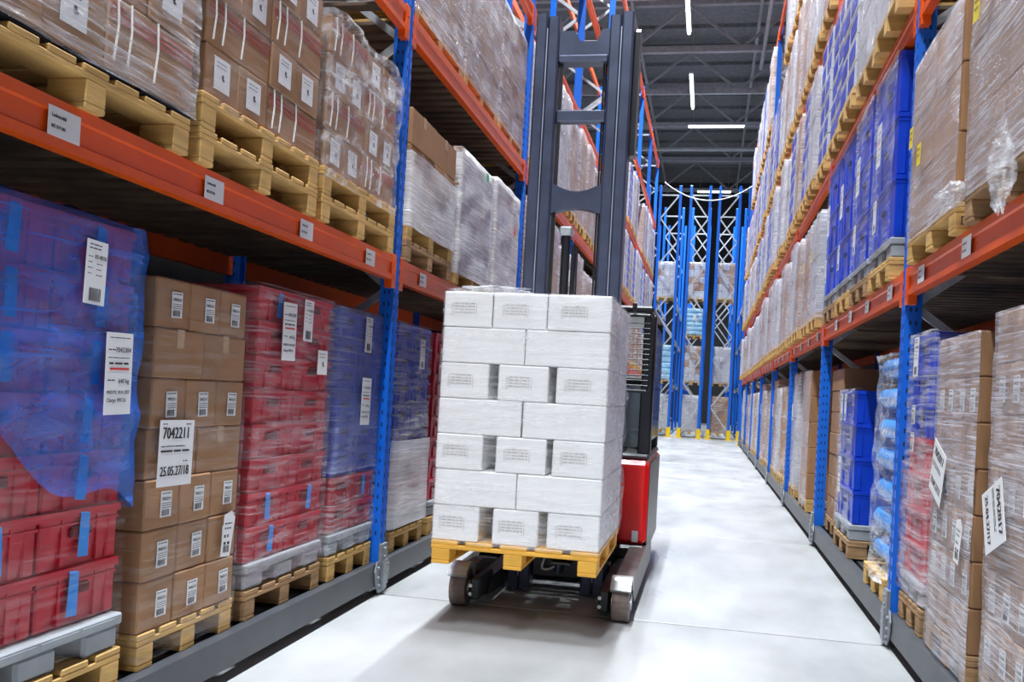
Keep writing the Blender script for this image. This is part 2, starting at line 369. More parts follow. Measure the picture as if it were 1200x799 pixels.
def wooden_pallet(fr, label, m=WOOD, d=1.15, simple=False, z=0.0, u=0.0, w=None, h=0.135):
    w = w or fr.w
    if simple:
        def mk():
            mb = MB()
            for x in (0.055, w/2, w-.055):
                mb.box(x-.05, x+.05, 0, d, 0, .02)
                for y in (.07, d/2, d-.07): mb.box(x-.05, x+.05, y-.07, y+.07, .02, h-.044)
            for y in (.07, d/2, d-.07): mb.box(0, w, y-.07, y+.07, h-.044, h-.022)
            for k in range(5): mb.box(k*w*.212, k*w*.212+w*.15, 0, d, h-.022, h)
            return mb.mesh('pallet_simple', m)
        o = ob('wooden_pallet', cached(('ps', round(w, 2), m.name), mk), None, fr.p(u, 0, z), (0, 0, fr.rz))
    else:
        o = empty('wooden_pallet', fr.p(u, 0, z), fr.rz); pallet_parts(o, round(w, 3), d, m, h)
    return tag(o, label, 'pallet', 'wooden pallets')
def plastic_pallet(fr, label, z=0.0, d=1.15, h=0.12):
    w = round(fr.w, 3)
    o = empty('plastic_pallet', fr.p(0, 0, z), fr.rz)
    def deck():
        mb = MB().cbox(0, w, 0, d, h-.04, h, .006)
        for k in range(4): mb.box(.02+k*(w-.04)/4, (k+1)*(w-.04)/4, -.003, .01, h-.03, h-.012)
        return mb.mesh('plastic_deck', GREYPL)
    ob('deck', cached(('ppd', w, d), deck), o)
    ft = cached(('ppf', w), lambda: MB().cbox(-w*.11, w*.11, -.08, .08, 0, h-.04, .012).mesh('plastic_foot', GREYPL))
    for x in (w*.12, w*.5, w*.88):
        for y in (.09, d/2, d-.09): ob('foot', ft, o, (x, y, 0))
    return tag(o, label, 'pallet', 'grey plastic pallets')

# ------------------------------------------------------------------ boxes and crates
def box_mesh(w, d, h, m):
    def mk():
        mb = MB().cbox(-w/2, w/2, -d/2, d/2, 0, h, .006)
        return mb.mesh('box', m)
    return cached(('box', w, d, h, m.name), mk)
def carton(name, cat, fr, u, v, z, w, d, h, m, label, group, tape=True, jig=0.004, stripe=False):
    w = round(w, 3); d = round(d, 3); h = round(h, 3)
    o = ob(name, box_mesh(w, d, h, m), None, fr.p(u+w/2+random.uniform(-jig, jig), v+d/2+random.uniform(0, jig*2), z), (0, 0, fr.rz+random.uniform(-.006, .006)))
    tag(o, label, cat, group)
    if tape:
        tm = cached(('tape', w, d, h), lambda: MB().box(-.024, .024, -d/2-.0012, -d/2+.002, h-.07, h-.004).box(-.024, .024, -d/2, d/2, h-.004, h+.001).mesh('tape', TAPE))
        ob('packing_tape', tm, o)
    if stripe:
        def mk():
            mb = MB()
            for q in (.035, .055, .075): mb.box(-w/2+.01, w/2-.01, -d/2-.0012, -d/2+.002, h-q, h-q+.009)
            return mb.mesh('stripes', REDSTRIPE)
        ob('printed_stripes', cached(('stripe', w, d, h), mk), o)
    return o
def on_front(o, d, kind, dx, z, rz=0.0, name='label_sticker', paper=None, out=0.004):
    return sticker(kind, o, (dx, -d/2-out, z), (0, rz, 0), name, paper)

def crate(fr, u, v, z, w, d, h, col, label, group, bluetape=0):
    w = round(w, 3); d = round(d, 3); h = round(h, 3)
    m, dk = ((CR_RED, CR_DARK), (CR_BLUE, CR_DARKB))[col]
    def body():
        mb = MB(); t = .012
        x, y = w/2-.006, d/2-.006
        vs = [(-x+t, -y+t, 0), (x-t, -y+t, 0), (x-t, y-t, 0), (-x+t, y-t, 0), (-x, -y, h), (x, -y, h), (x, y, h), (-x, y, h)]
        mb.add(vs, [(0, 3, 2, 1), (4, 5, 6, 7), (0, 1, 5, 4), (1, 2, 6, 5), (2, 3, 7, 6), (3, 0, 4, 7)])
        for sx in (-1, 1):
            for sy in (-1, 1):
                mb.cbox(sx*(x-.028)-.026, sx*(x-.028)+.026, sy*(y-.028)-.027, sy*(y-.028)+.027, .004, h-.004, .006)
        for q in (-.22, .22): mb.box(w*q-.006, w*q+.006, -y-.001, -y+.03, .01, h-.02)
        return mb.mesh('crate_body', m)
    def rim():
        mb = MB()
        for z0, z1, e in ((h-.026, h, 0), (h-.05, h-.042, .004)):
            X, Y = w/2-e, d/2-e
            mb.box(-X, X, -Y, -Y+.012, z0, z1); mb.box(-X, X, Y-.012, Y, z0, z1); mb.box(-X, -X+.012, -Y+.012, Y-.012, z0, z1); mb.box(X-.012, X, -Y+.012, Y-.012, z0, z1)
        return mb.mesh('crate_rim', m)
    o = ob('plastic_crate', cached(('cb', w, d, h, col), body), None, fr.p(u+w/2+random.uniform(-.002, .002), v+d/2+random.uniform(0, .004), z), (0, 0, fr.rz+random.uniform(-.004, .004)))
    tag(o, label, 'crate', group)
    ob('rim', cached(('cr', w, d, h, col), rim), o)
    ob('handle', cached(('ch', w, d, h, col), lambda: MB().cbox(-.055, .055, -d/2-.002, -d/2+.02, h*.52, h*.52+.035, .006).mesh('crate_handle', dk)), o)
    if bluetape:
        tm = cached(('bt', d, h), lambda: MB().add([(-.028, -d/2-.004, h*.18), (.022, -d/2-.006, h*.16), (.030, -d/2-.004, h*.9), (-.018, -d/2-.005, h*.93)], [(0, 1, 2, 3)]).add([(-.018, -d/2-.005, h*.93), (.030, -d/2-.004, h*.9), (.03, -d/2+.01, h*.98), (-.018, -d/2+.01, h*.98)], [(0, 1, 2, 3)]).mesh('blue_tape', BLUETAPE))
        ob('tape_strip', tm, o, (random.uniform(-.04, .04), 0, 0), (0, random.uniform(-.12, .12), 0))
    return o

# ------------------------------------------------------------------ stretch film
FSEED = [0]
def film(fr, label, w, d, z0, z1, m=FILM, amp=0.012, gap=0.008, step=0.06, bottom=None, topin=0.12, u=0.0, v=0.0, prof=None, cap=True, bulge=0.0, front_only=False):
    FSEED[0] += 1; sd = FSEED[0]*13.7
    mb = MB(); per = []
    nx = max(4, int(w/step)); ny = max(4, int(d/step))
    rc = 0.03
    def side(a, b, n):
        for i in range(n): t = i/n; per.append((a[0]+(b[0]-a[0])*t, a[1]+(b[1]-a[1])*t))
    side((0, 0), (w, 0), nx); side((w, 0), (w, d), ny); side((w, d), (0, d), nx); side((0, d), (0, 0), ny)
    N = len(per); nz = max(4, int((z1-z0)/step)); rows = []
    cx, cy = w/2, d/2
    for j in range(nz+1):
        row = []
        for i, (x, y) in enumerate(per):
            zb = z0 + (bottom(x, y) if bottom else 0.0)
            t = j/nz; z = zb+(z1-zb)*t
            n1 = noise.noise(Vector((x*3+sd, y*3, z*9))); n2 = noise.noise(Vector((x*11, y*11+sd, z*5)))
            e = gap+amp*max(-.35, n1*.9+n2*.5)
            if prof: e += prof(z-z0, x, y)
            e += bulge*math.sin(PI*t)
            dx = -1 if x <= 1e-6 else (1 if x >= w-1e-6 else 0); dy = -1 if y <= 1e-6 else (1 if y >= d-1e-6 else 0)
            q = 0.55 if dx and dy else 1.0
            row.append((x+dx*e*q, y+dy*e*q, z))
        rows.append(row)
    if cap:
        row = []; row2 = []
        for i, (x, y) in enumerate(per):
            n1 = noise.noise(Vector((x*7+sd, y*7, 3)))
            k = topin*(1+.4*n1)
            ix = min(k, w*.45)*((x < .5*w)*2-1) if (x <= 1e-6 or x >= w-1e-6) else 0
            iy = min(k, d*.45)*((y < .5*d)*2-1) if (y <= 1e-6 or y >= d-1e-6) else 0
            row2.append((x+ix, y+iy, z1+gap+amp*(n1+.3)))
        rows.append(row2)
    for r in rows: mb.v += r
    for j in range(len(rows)-1):
        for i in range(N):
            k = (i+1) % N
            if front_only and not (per[i][1] < 1e-6 and per[k][1] < 1e-6) and not (per[i][0] < 1e-6 and per[k][0] < 1e-6): continue
            mb.f.append((j*N+i, j*N+k, (j+1)*N+k, (j+1)*N+i)); mb.m.append(0)
    me = mb.mesh('film', m, smooth=True)
    o = ob('stretch_film', me, None, fr.p(u, v, 0), (0, 0, fr.rz))
    return tag(o, label, 'film', 'stretch film around loads')
def crumple(name, loc, sx, sy, sz, label, seed, m=FILM, sub=4):
    bm = bmesh.new(); bmesh.ops.create_icosphere(bm, subdivisions=sub, radius=1)
    for vtx in bm.verts:
        n = noise.noise(vtx.co*2.2+Vector((seed, 0, 0)))*.45+noise.noise(vtx.co*6+Vector((0, seed, 0)))*.25
        vtx.co *= 1+n; vtx.co = Vector((vtx.co.x*sx, vtx.co.y*sy, vtx.co.z*sz))
    me = bpy.data.meshes.new(name); bm.to_mesh(me); bm.free(); me.materials.append(m)
    me.polygons.foreach_set('use_smooth', [True]*len(me.polygons))
    return tag(ob(name, me, None, loc), label, 'film', 'crumpled film ends')
# ================================================================== the hall
XL, XR = -1.94, 1.05                      # aisle faces of the two racks
UPY = [-1.6, 2.0, 5.6, 9.4, 12.9, 16.4, 20.0, 23.6, 27.2, 30.8]
LEV = [2.10, 3.65, 5.25, 7.05, 9.05]      # tops of the beam levels
CARZ = 0.20                               # top of the mobile base carriage
def hall():
    fl = struct(ob('floor', MB().box(-14, 14, -14, 62, -.3, -.012).mesh('floor', JOINT)))
    ys = [-14, -8.8, -5.2]+UPY+[35.0, 41, 47, 54, 62]
    xs = [-14, -4.6, 0.0-3.3, 4.0, 14]
    xs = [-14, -5.0, 4.2, 14]
    for i in range(len(ys)-1):
        for j in range(len(xs)-1):
            g = .013
            w2, h2 = (xs[j+1]-xs[j])/2-g, (ys[i+1]-ys[i])/2-g
            me = MB().cbox(-w2, w2, -h2, h2, -.05, 0, .004).mesh('slab', FLOORM)
            ob('floor_slab', me, fl, ((xs[j]+xs[j+1])/2, (ys[i]+ys[i+1])/2, 0))
    c = struct(ob('ceiling', MB().box(-14, 14, -14, 62, 15.6, 15.8).mesh('ceiling', ROOF)))
    rm = MB().box(-14, 14, -.06, .06, 15.46, 15.6).mesh('roof_rib', ROOF)
    for k in range(26): ob('roof_rib', rm, c, (0, 10+k*2.0, 0))
    struct(ob('wall_back', MB().box(-14, 14, 62, 62.3, 0, 15.6).mesh('wall_back', WALLM)))
    struct(ob('wall_left', MB().box(-14.3, -14, -14, 62, 0, 15.6).mesh('wall_left', WALLM)))
    struct(ob('wall_right', MB().box(14, 14.3, -14, 62, 0, 15.6).mesh('wall_right', WALLM)))
    struct(ob('dark_backdrop_left', MB().box(-3.55, -3.45, -14, 30.5, 0, 5.1).mesh('dark_backdrop_left', WALLM)))  # added dark sheet in place of the racks behind, darkens the background
    struct(ob('dark_backdrop_right', MB().box(3.9, 4.0, -14, 30.5, 0, 5.1).mesh('dark_backdrop_right', WALLM)))  # same added dark backdrop behind the right rack
    # roof trusses across the hall
    n = 0
    for ty in (24, 28.5, 33, 37.5, 42, 48, 55):
        n += 1
        t = tag(empty('roof_truss', (0, ty, 0)), 'grey steel roof truss spanning the hall, %s from the forklift' % ORD[n], 'roof truss', 'roof trusses')
        ob('bottom_chord', cached('tbc', lambda: MB().box(-13.9, 13.9, -.09, .09, 13.45, 13.65).mesh('bc', TRUSS)), t)
        ob('top_chord', cached('ttc', lambda: MB().box(-13.9, 13.9, -.11, .11, 15.1, 15.35).mesh('tc', TRUSS)), t)
        up = cached('tdu', lambda: MB().bar((-.95, 0, 13.6), (.95, 0, 15.15), .09, .09).mesh('d1', TRUSS))
        dn = cached('tdd', lambda: MB().bar((-.95, 0, 15.15), (.95, 0, 13.6), .09, .09).mesh('d2', TRUSS))
        for k in range(-4, 5): ob('web_diagonal', up if k % 2 else dn, t, (k*1.9-.4, 0, 0))
    # longitudinal purlins and a pipe
    for k, x in enumerate((-3.2, 1.1, 3.0)):
        tag(ob('roof_purlin', cached('purlin', lambda: MB().box(-.05, .05, 8, 61, 14.7, 14.9).mesh('purlin', TRUSS)), None, (x, 0, 0)),
            'grey roof purlin running lengthwise, %s of three' % ('leftmost', 'middle', 'rightmost')[k], 'purlin', 'roof purlins')
    tag(ob('ceiling_pipe', MB().tube([(1.25, 18, 13.2), (1.25, 34, 13.2)], .07, 10).mesh('pipe', TRUSS)), 'grey pipe hanging along the ceiling above right rack', 'pipe')
    tag(ob('ceiling_duct', MB().tube([(-9, 44, 13.0), (9, 44, 13.0)], .10, 10).mesh('duct', HOUSING)), 'pale pipe crossing the hall below the roof trusses', 'pipe')
hall()

def lamp(x, y, z, along, label, ln=3.9):
    o = tag(empty('tube_lamp', (x, y, z), 0 if along else PI/2), label, 'lamp', 'ceiling tube lamps')
    ob('housing', cached(('lh', ln), lambda: MB().cbox(-.08, .08, -ln/2, ln/2, .04, .12, .01).mesh('housing', HOUSING)), o)
    ob('tube', cached(('lt', ln), lambda: MB().tube([(0, -ln/2+.05, 0), (0, ln/2-.05, 0)], .045, 10).mesh('tube', TUBE)), o)
    for s in (-1, 1): ob('hanger', cached(('lr', 1), lambda: MB().tube([(0, 0, .12), (0, 0, 2.79)], .008, 6).mesh('hanger', TRUSS)), o, (0, s*ln*.4, 0))
    ld = bpy.data.lights.new('tube_light', 'AREA'); ld.shape = 'RECTANGLE'; ld.size = .14; ld.size_y = ln; ld.energy = LAMP_W
    ld.color = (0.90, 0.955, 1.0); ld.spread = math.radians(135)
    lo = bpy.data.objects.new('tube_light', ld); COL.objects.link(lo); lo.parent = o; lo.location = (0, 0, -.06)
LN = 0
for ly in (35.3, 27.7, 20.1, 12.5, 4.9, -2.7, -10.3):
    LN += 1
    lamp(-1.15, ly, 12.8, True, 'bright white tube lamp above the aisle, %s' % ('farthest of the lengthwise row' if LN == 1 else ORD[LN]+' of the lengthwise row from the far end'))
lamp(-.23, 39.7, 12.8, False, 'white tube lamp mounted crosswise beyond the lengthwise lamps', 2.35)
lamp(-.23, 52, 12.8, False, 'white tube lamp mounted crosswise far behind the end racks', 1.85)

# ================================================================== the two mobile racks
def upright_mesh(h, slots=True):
    """open C profile upright with two rows of slots; local front is -Y"""
    mb = MB(); t = .004
    w, d = .10, .09
    poly = [(-w/2, 0), (-w*.18, 0), (-w*.12, .008), (w*.12, .008), (w*.18, 0), (w/2, 0), (w/2, d), (w*.3, d), (w*.3, d-t), (w/2-t, d-t), (w/2-t, t), (w*.2, t), (w*.13, .008+t), (-w*.13, .008+t), (-w*.2, t), (-w/2+t, t), (-w/2+t, d-t), (-w*.3, d-t), (-w*.3, d), (-w/2, d)]
    mb.prism(poly, 'z', 0, h, 0)
    if slots:
        z = .15
        while z < min(h-.1, 4.2):
            for x in (-.034, .034): mb.box(x-.006, x+.006, -.0012, .001, z, z+.03, 1)
            for y in (.03, .06):
                mb.box(w/2-.001, w/2+.0012, y-.005, y+.005, z+.02, z+.045, 1); mb.box(-w/2-.0012, -w/2+.001, y-.005, y+.005, z+.02, z+.045, 1)
            z += .075
    return mb.mesh('upright', [BLUE, HOLE])
def beam_mesh(ln, h=.145):
    """stepped box beam, local length along X, front -Y"""
    poly = [(0, 0), (-.0, h*.22), (.010, h*.26), (.010, h*.70), (0, h*.74), (0, h), (.03, h), (.03, h-.02), (.05, h-.02), (.05, 0)]
    mb = MB().prism(poly, 'x', -ln/2, ln/2)
    return mb.mesh('beam', ORANGE)
def rack(side):
    X = XL if side == 'L' else XR; s = -1 if side == 'L' else 1     # s: inward direction
    rz = PI/2 if side == 'L' else -PI/2
    name = 'left' if side == 'L' else 'right'
    root = tag(empty('pallet_rack', (X, 0, 0)), 'tall mobile pallet rack with blue uprights and orange beams, %s of the aisle' % name, 'pallet rack', 'mobile pallet racks')
    D = 1.15; H = 9.15
    back = s*(D)
    for k, y in enumerate(UPY):
        if k == 0: continue
        near = k <= 4
        um = cached(('up', near), lambda: upright_mesh(H-CARZ, near))
        fu = ob('upright', um, root, (0, y, CARZ), (0, 0, rz))
        ob('upright', um, root, (back, y, CARZ), (0, 0, rz+PI))
        # zigzag bracing between front and rear upright
        st = .78; n = int((H-.5)/st); z = .35
        for i in range(n):
            a, b = (.05, D-.05) if i % 2 == 0 else (D-.05, .05)
            me = cached(('br', i % 2, side), lambda: MB().bar((s*a, 0, 0), (s*b, 0, st), .025, .045).mesh('brace', GALV))
            ob('diagonal_brace', me, root, (0, y, z+i*st))
        for hz in (.32, 8.95):
            ob('cross_tie', cached(('tie', side), lambda: MB().bar((s*.05, 0, 0), (s*(D-.05), 0, 0), .025, .045).mesh('tie', GALV)), root, (0, y, hz))
        # foot plate on the carriage
        def foot():
            mb = MB()
            mb.prism([(-.10, .20), (-.13, .14), (-.11, .06), (-.06, .0), (.06, .0), (.11, .06), (.13, .14), (.10, .20)], 'y', -.012, -.004)
            mb.box(-.055, .055, -.02, .0, .17, .30); mb.box(-.035, .035, -.03, -.006, .02, .2)
            for bx_ in (-.085, .085):
                for bz in (.05, .10, .16):
                    mb.tube([(bx_*(.8 if bz < .06 else 1), -.024, bz), (bx_*(.8 if bz < .06 else 1), -.004, bz)], .011, 6)
            for bz in (.22, .27): mb.tube([(0, -.03, bz), (0, -.01, bz)], .011, 6)
            return mb.mesh('foot_plate', FOOTST)
        ob('foot_plate', cached('foot', foot), root, (0, y, .015), (0, 0, rz))
    for k in range(1, len(UPY)-1):
        y0, y1 = UPY[k]+.052, UPY[k+1]-.052; ln = round(y1-y0, 3); ym = (y0+y1)/2
        # carriage beams
        cm = cached(('car', ln), lambda: MB().prism([(0, .06), (0, CARZ), (.06, CARZ), (.06, CARZ-.01), (.012, CARZ-.01), (.012, .07), (.06, .07), (.06, .06)], 'x', -ln/2-.04, ln/2+.04).mesh('carriage', CARRIAGE))
        ob('carriage_beam', cm, root, (0, ym, 0), (0, 0, rz)); ob('carriage_beam', cm, root, (back, ym, 0), (0, 0, rz+PI))
        ob('carriage_deck', cached(('cdk', ln), lambda: MB().box(-ln/2, ln/2, .1, D-.1, .10, CARZ-.012).mesh('carriage_deck', CARRIAGE)), root, (0, ym, 0), (0, 0, rz))
        for li, z in enumerate(LEV):
            bm_ = cached(('beam', ln), lambda: beam_mesh(ln))
            b1 = ob('beam', bm_, root, (0, ym, z-.145), (0, 0, rz)); ob('beam', bm_, root, (back, ym, z-.145), (0, 0, rz+PI))
            cn = cached('conn', lambda: MB().cbox(-.035, .035, -.004, .05, -.05, .16, .004).box(-.012, .012, -.008, 0, .0, .03).box(-.012, .012, -.008, 0, .09, .12).mesh('connector', ORANGE))
            for e in (-1, 1): ob('beam_connector', cn, b1, (e*(ln/2-.02), 0, 0))
            # timber deck
            if li < 4 and not (side == 'L' and (li == 3 or (li == 2 and k < 5))):
                if k <= 3 and li < (3 if k < 3 else 2):
                    ns = int(ln/.16)
                    sm = cached(('slat', side), lambda: MB().cbox(-.045, .045, .03, D-.03, -.03, -.004, .004).mesh('slat', SLAT))
                    for q in range(ns): ob('deck_slat', sm, root, (0, y0+.1+q*(ln-.2)/(ns-1), z), (0, 0, rz))
                else:
                    def dk():
                        mb = MB(); ns = int(ln/.16)
                        for q in range(ns):
                            x = -ln/2+.1+q*(ln-.2)/(ns-1); mb.box(x-.045, x+.045, .03, D-.03, -.03, -.004)
                        return mb.mesh('timber_deck', SLAT)
                    o = ob('timber_deck', cached(('deck', ln), dk), root, (0, ym, z), (0, 0, rz)); o['kind'] = 'stuff'
            # location labels on the beams
            if li == 0 or (li == 1 and k > 2):
                nl = 3 if li == 0 else 0
                ps = {('L', 1): (-1.32, -.44, .43, 1.31), ('L', 2): (-1.37, -.5, .37, 1.24), ('R', 1): (-1.23, -.36, .51, 1.38), ('R', 2): (-1.47, -.64, .14, .95)}.get((side, k), (-1.3, -.45, .4, 1.25))
                if li == 0:
                    for p in ps:
                        px = p if side == 'L' else -p
                        sticker('beam', b1, (px, -.0015, .075), name='location_label')
    return root
rack('L'); rack('R')
# end guards and kick protectors of the right and left racks
for nm, x in (('left', XL-.05), ('right', XR+.05)):
    tag(ob('corner_guard', cached('guard', lambda: MB().prism([(-.07, 0), (.07, 0), (.07, .30), (.04, .36), (-.04, .36), (-.07, .30)], 'y', -.08, .08).box(-.13, .13, -.12, .12, 0, .03).mesh('guard', YELLOW)), None, (x, 31.05, 0)),
        'yellow steel guard at far end of the %s rack' % nm, 'guard', 'yellow corner guards')
# ================================================================== ground level, left rack
GZ = CARZ
def stack_boxes(fr, z, cols, layers, w, d, h, m, cname, phrase, adj, group, stickers=(), kind='barcode', rows=1, stripe=False, gapfn=None, tape=True, inner=0):
    """grid of cartons; stickers: layers that carry a label on every front box"""
    out = {}
    for L in range(layers):
        for c in range(cols):
            for r in range(rows):
                lab = '%s, %s%s%s, %s' % (adj, layername(L, layers), (', '+colname(c, cols)) if cols > 1 else '', ', rear row' if r else '', phrase)
                o = carton(cname, 'box', fr, c*w, r*d, z+L*h, w-.004, d-.004, h-.003, m, lab, group, tape=tape and r == 0, stripe=stripe)
                out[(L, c, r)] = o
                if r == 0 and L in stickers: on_front(o, d, kind, w*.08+random.uniform(-.01, .01), h*.48, random.uniform(-.03, .03))
    return out
def ground(fr, phrase, wood=WOOD, plastic=False, d=1.12):
    wooden_pallet(fr, 'wooden pallet on the floor carriage under the %s' % phrase, wood, d)
    if plastic: plastic_pallet(fr, 'grey plastic pallet stacked under the %s' % phrase, .135, d)

F = XL-.03; FLS = XL+.03; FRS = XR-.07
# A - red crates under a blue cover
fA = Frame('L', F, 2.14, 2.97, GZ); ground(fA, 'blue-covered red crates', WOOD, True)
for L in range(7):
    for c in range(2):
        crate(fA, .01+c*.41, .03, .258+L*.190, .41, .6, .190, 0, 'red plastic crate, %s, %s, in the blue-covered stack at left edge' % (layername(L, 7), colname(c, 2)), 'crates under the blue cover', bluetape=1)
fo = film(fA, 'clear film around the lower blue-covered red crates', .83, .64, .16, 1.30, FILMT, amp=.006, v=.02, cap=False)
def low(x, y):
    t = x/.84
    return .0 if y > .3 else (.30*(1-t)+.05*math.sin(t*9)+(.10 if t < .2 else 0)-.02*t)
cv = film(fA, 'bright blue plastic cover over the red crates at left edge', .84, .66, .62, 1.60, FILMB, amp=.03, gap=.016, v=.01, bottom=low, topin=.34, step=.045)
sticker('shipping', cv, (.53, -.040, 1.41), (0, .03, 0)); sticker('document', cv, (.68, -.040, 1.09), (0, -.02, 0), name='document_label')
# B - cardboard stack
fB = Frame('L', F-.02, 3.10, 3.80, GZ); ground(fB, 'brown boxes labelled 7042211', WOOD)
for L in range(7):
    cols = 2 if L in (3, 5) else 3
    for c in range(cols):
        o = carton('cardboard_box', 'box', fB, c*.696/cols, 0, .138+L*.189, .696/cols-.004, .596, .186, KRAFT, 'brown cardboard box, %s, %s, stack labelled 7042211' % (layername(L, 7), colname(c, cols)), 'boxes in the 7042211 stack', tape=cols == 2)
        if cols == 3: on_front(o, .596, 'barcode', .02+random.uniform(-.01, .01), .09, random.uniform(-.03, .03))
fo = film(fB, 'clear film wrapped around brown boxes labelled 7042211', .70, .62, .03, 1.46, FILMT, amp=.006, gap=.006, topin=.05)
sticker('big', fo, (.145, -.022, .80), (0, .015, 0), name='document_label'); sticker('tornpaper', fo, (.58, -.022, .43), (0, .05, 0), name='torn_label')
# C - red crates
fC = Frame('L', F-.02, 3.91, 4.75, GZ); ground(fC, 'tall red crate stack', WOOD2, True)
for L in range(8):
    for c in range(2):
        crate(fC, c*.42, .01, .258+L*.158, .42, .6, .158, 0, 'red plastic crate, %s, %s, in the tall red stack' % (layername(L, 8), colname(c, 2)), 'crates in the tall red stack', bluetape=1 if (L, c) in ((0, 0), (1, 0), (1, 1), (7, 0)) else 0)
fo = film(fC, 'clear film stretched around the tall red crate stack', .84, .62, .16, 1.535, FILMP, amp=.008, gap=.008, topin=.1)
sticker('document', fo, (.25, -.026, 1.33), (0, -.02, 0), name='document_label'); sticker('shipping', fo, (.46, -.026, 1.40), (0, .02, 0)); sticker('plain', fo, (.66, -.026, 1.20))
# D - crates under violet film
fD = Frame('L', F-.02, 4.86, 5.53, GZ); ground(fD, 'violet-wrapped crates beside the upright', WOOD, True)
for L in range(8):
    for c in range(2):
        crate(fD, c*.335, .01, .258+L*.156, .335, .6, .156, 0 if L < 2 else 1, '%s plastic crate, %s, %s, violet-wrapped stack before the upright' % ('red' if L < 2 else 'blue', layername(L, 8), colname(c, 2)), 'crates in the violet-wrapped stack', bluetape=1 if L == 1 and c == 1 else 0)
fo = film(fD, 'violet-grey film around crates left of blue upright', .67, .62, .60, 1.525, FILMV, amp=.01, topin=.14)
film(fD, 'clear film around the two red bottom layers left of upright', .67, .61, .16, .64, FILM, amp=.008, cap=False)
sticker('shipping', fo, (.36, -.028, 1.39), (0, .02, 0)); sticker('document', fo, (.37, -.028, 1.0), (0, .02, 0), name='document_label')
# E - blue and red crates behind the upright
fE = Frame('L', F-.02, 5.88, 6.60, GZ); ground(fE, 'blue-topped crates behind the first upright', WOOD, True)
for L in range(7):
    for c in range(2):
        crate(fE, c*.36, .01, .258+L*.180, .36, .6, .180, 0 if L < 2 else 1, '%s plastic crate, %s, %s, stack just past the upright' % ('red' if L < 2 else 'blue', layername(L, 7), colname(c, 2)), 'crates past the upright')
fo = film(fE, 'frosted film around blue-topped crates past the upright', .72, .62, .16, 1.53, FILM, amp=.012, topin=.2)
sticker('shipping', fo, (.40, -.032, 1.33))
film(fE, 'milky lower film band around crates past the upright', .74, .64, .16, .74, FILMM, amp=.012, u=-.01, v=-.012, cap=False, front_only=True)
# F - red crates behind the load on the forklift
fF = Frame('L', F-.02, 6.74, 7.56, GZ); ground(fF, 'red crates half hidden by the forklift load', WOOD, True)
for L in range(8):
    for c in range(2):
        crate(fF, c*.41, .01, .258+L*.157, .41, .6, .157, 0, 'red plastic crate, %s, %s, stack half hidden by forklift load' % (layername(L, 8), colname(c, 2)), 'crates half hidden by the forklift')

# ================================================================== first shelf, left rack
Z1 = LEV[0]
def shelf_boxes(fr, z, big, layers, h, phrase, d=.55):
    """alternating rows of two narrow labelled ends and one long strapped carton"""
    nw = (fr.w-big)/2
    for L in range(layers):
        row = [nw, nw, big] if L % 2 == 0 else [big, nw, nw]
        u = 0
        for c, w in enumerate(row):
            long_ = w == big
            o = carton('cardboard_box', 'box', fr, u, 0, z+L*h, w-.005, d, h-.004, KRAFT, 'brown carton, %s, %s, %s' % (layername(L, layers), colname(c, 3), phrase), 'cartons on the left first shelf', stripe=long_, tape=False)
            u += w
            if not long_: on_front(o, d, 'plain', random.uniform(-.015, .015), h*.5, random.uniform(-.03, .03))
            else:
                def mk():
                    mb = MB()
                    for q in (-.20, -.13, .02): mb.tube([(q-.006, -d/2-.004, h*.98), (q, -d/2-.006, h*.6), (q-.012, -d/2-.004, h*.1)], .004, 5)
                    return mb.mesh('straps', STRAP)
                ob('hanging_straps', cached(('straps', d, h), mk), o)
fG = Frame('L', FLS, 2.04, 3.12, Z1); wooden_pallet(fG, 'pine pallet nearest the camera on left first shelf', WOOD, 1.12)
shelf_boxes(fG, .165, .50, 4, .235, 'nearest load on left first shelf')
for c in range(3): tag(ob('flat_pad', MB().cbox(-.16, .16, 0, .5, .137, .166, .01).mesh('pad', DARK), None, fG.p(.2+c*.38, .02, 0), (0, 0, fG.rz)), 'dark flat pad under nearest left shelf load, %s of three' % ('left', 'middle', 'right')[c], 'pad', 'dark pads under the load')
film(fG, 'glossy clear film around nearest load on left first shelf', 1.10, .58, .14, 1.08, FILM, amp=.016, topin=.1)
fH = Frame('L', FLS, 3.19, 4.27, Z1); wooden_pallet(fH, 'lower of two stacked pine pallets under strapped cartons', WOOD, 1.12)
wooden_pallet(fH, 'upper of two stacked pine pallets under strapped cartons', WOOD, 1.12, z=.136)
fH2 = Frame('L', FLS-.01, 3.22, 4.25, Z1)
shelf_boxes(fH2, .276, .52, 4, .195, 'middle strapped load, left first shelf')
film(fH2, 'clear film around the strapped cartons on two pallets', 1.04, .58, .24, 1.07, FILMT, amp=.014, topin=.15)
tag(ob('cardboard_sheet', MB().cbox(-.3, .3, -.3, .3, 0, .012, .003).mesh('sheet', KRAFT), None, fH2.p(.65, .3, 1.10), (0, .04, fH2.rz+.2)), 'flat cardboard sheet lying on the strapped cartons', 'cardboard sheet')
fI = Frame('L', FLS, 4.33, 5.42, Z1); wooden_pallet(fI, 'pine pallet under loosely wrapped cartons left of upright', WOOD, 1.12)
wooden_pallet(fI, 'second pine pallet directly under loosely wrapped cartons', WOOD, 1.12, z=.136)
fI2 = Frame('L', FLS-.01, 4.35, 5.38, Z1)
shelf_boxes(fI2, .276, .52, 4, .19, 'loosely wrapped load left of upright')
film(fI2, 'loose shiny film hanging around cartons left of upright', 1.05, .60, .22, 1.06, FILMC, amp=.05, gap=.02, topin=.25)
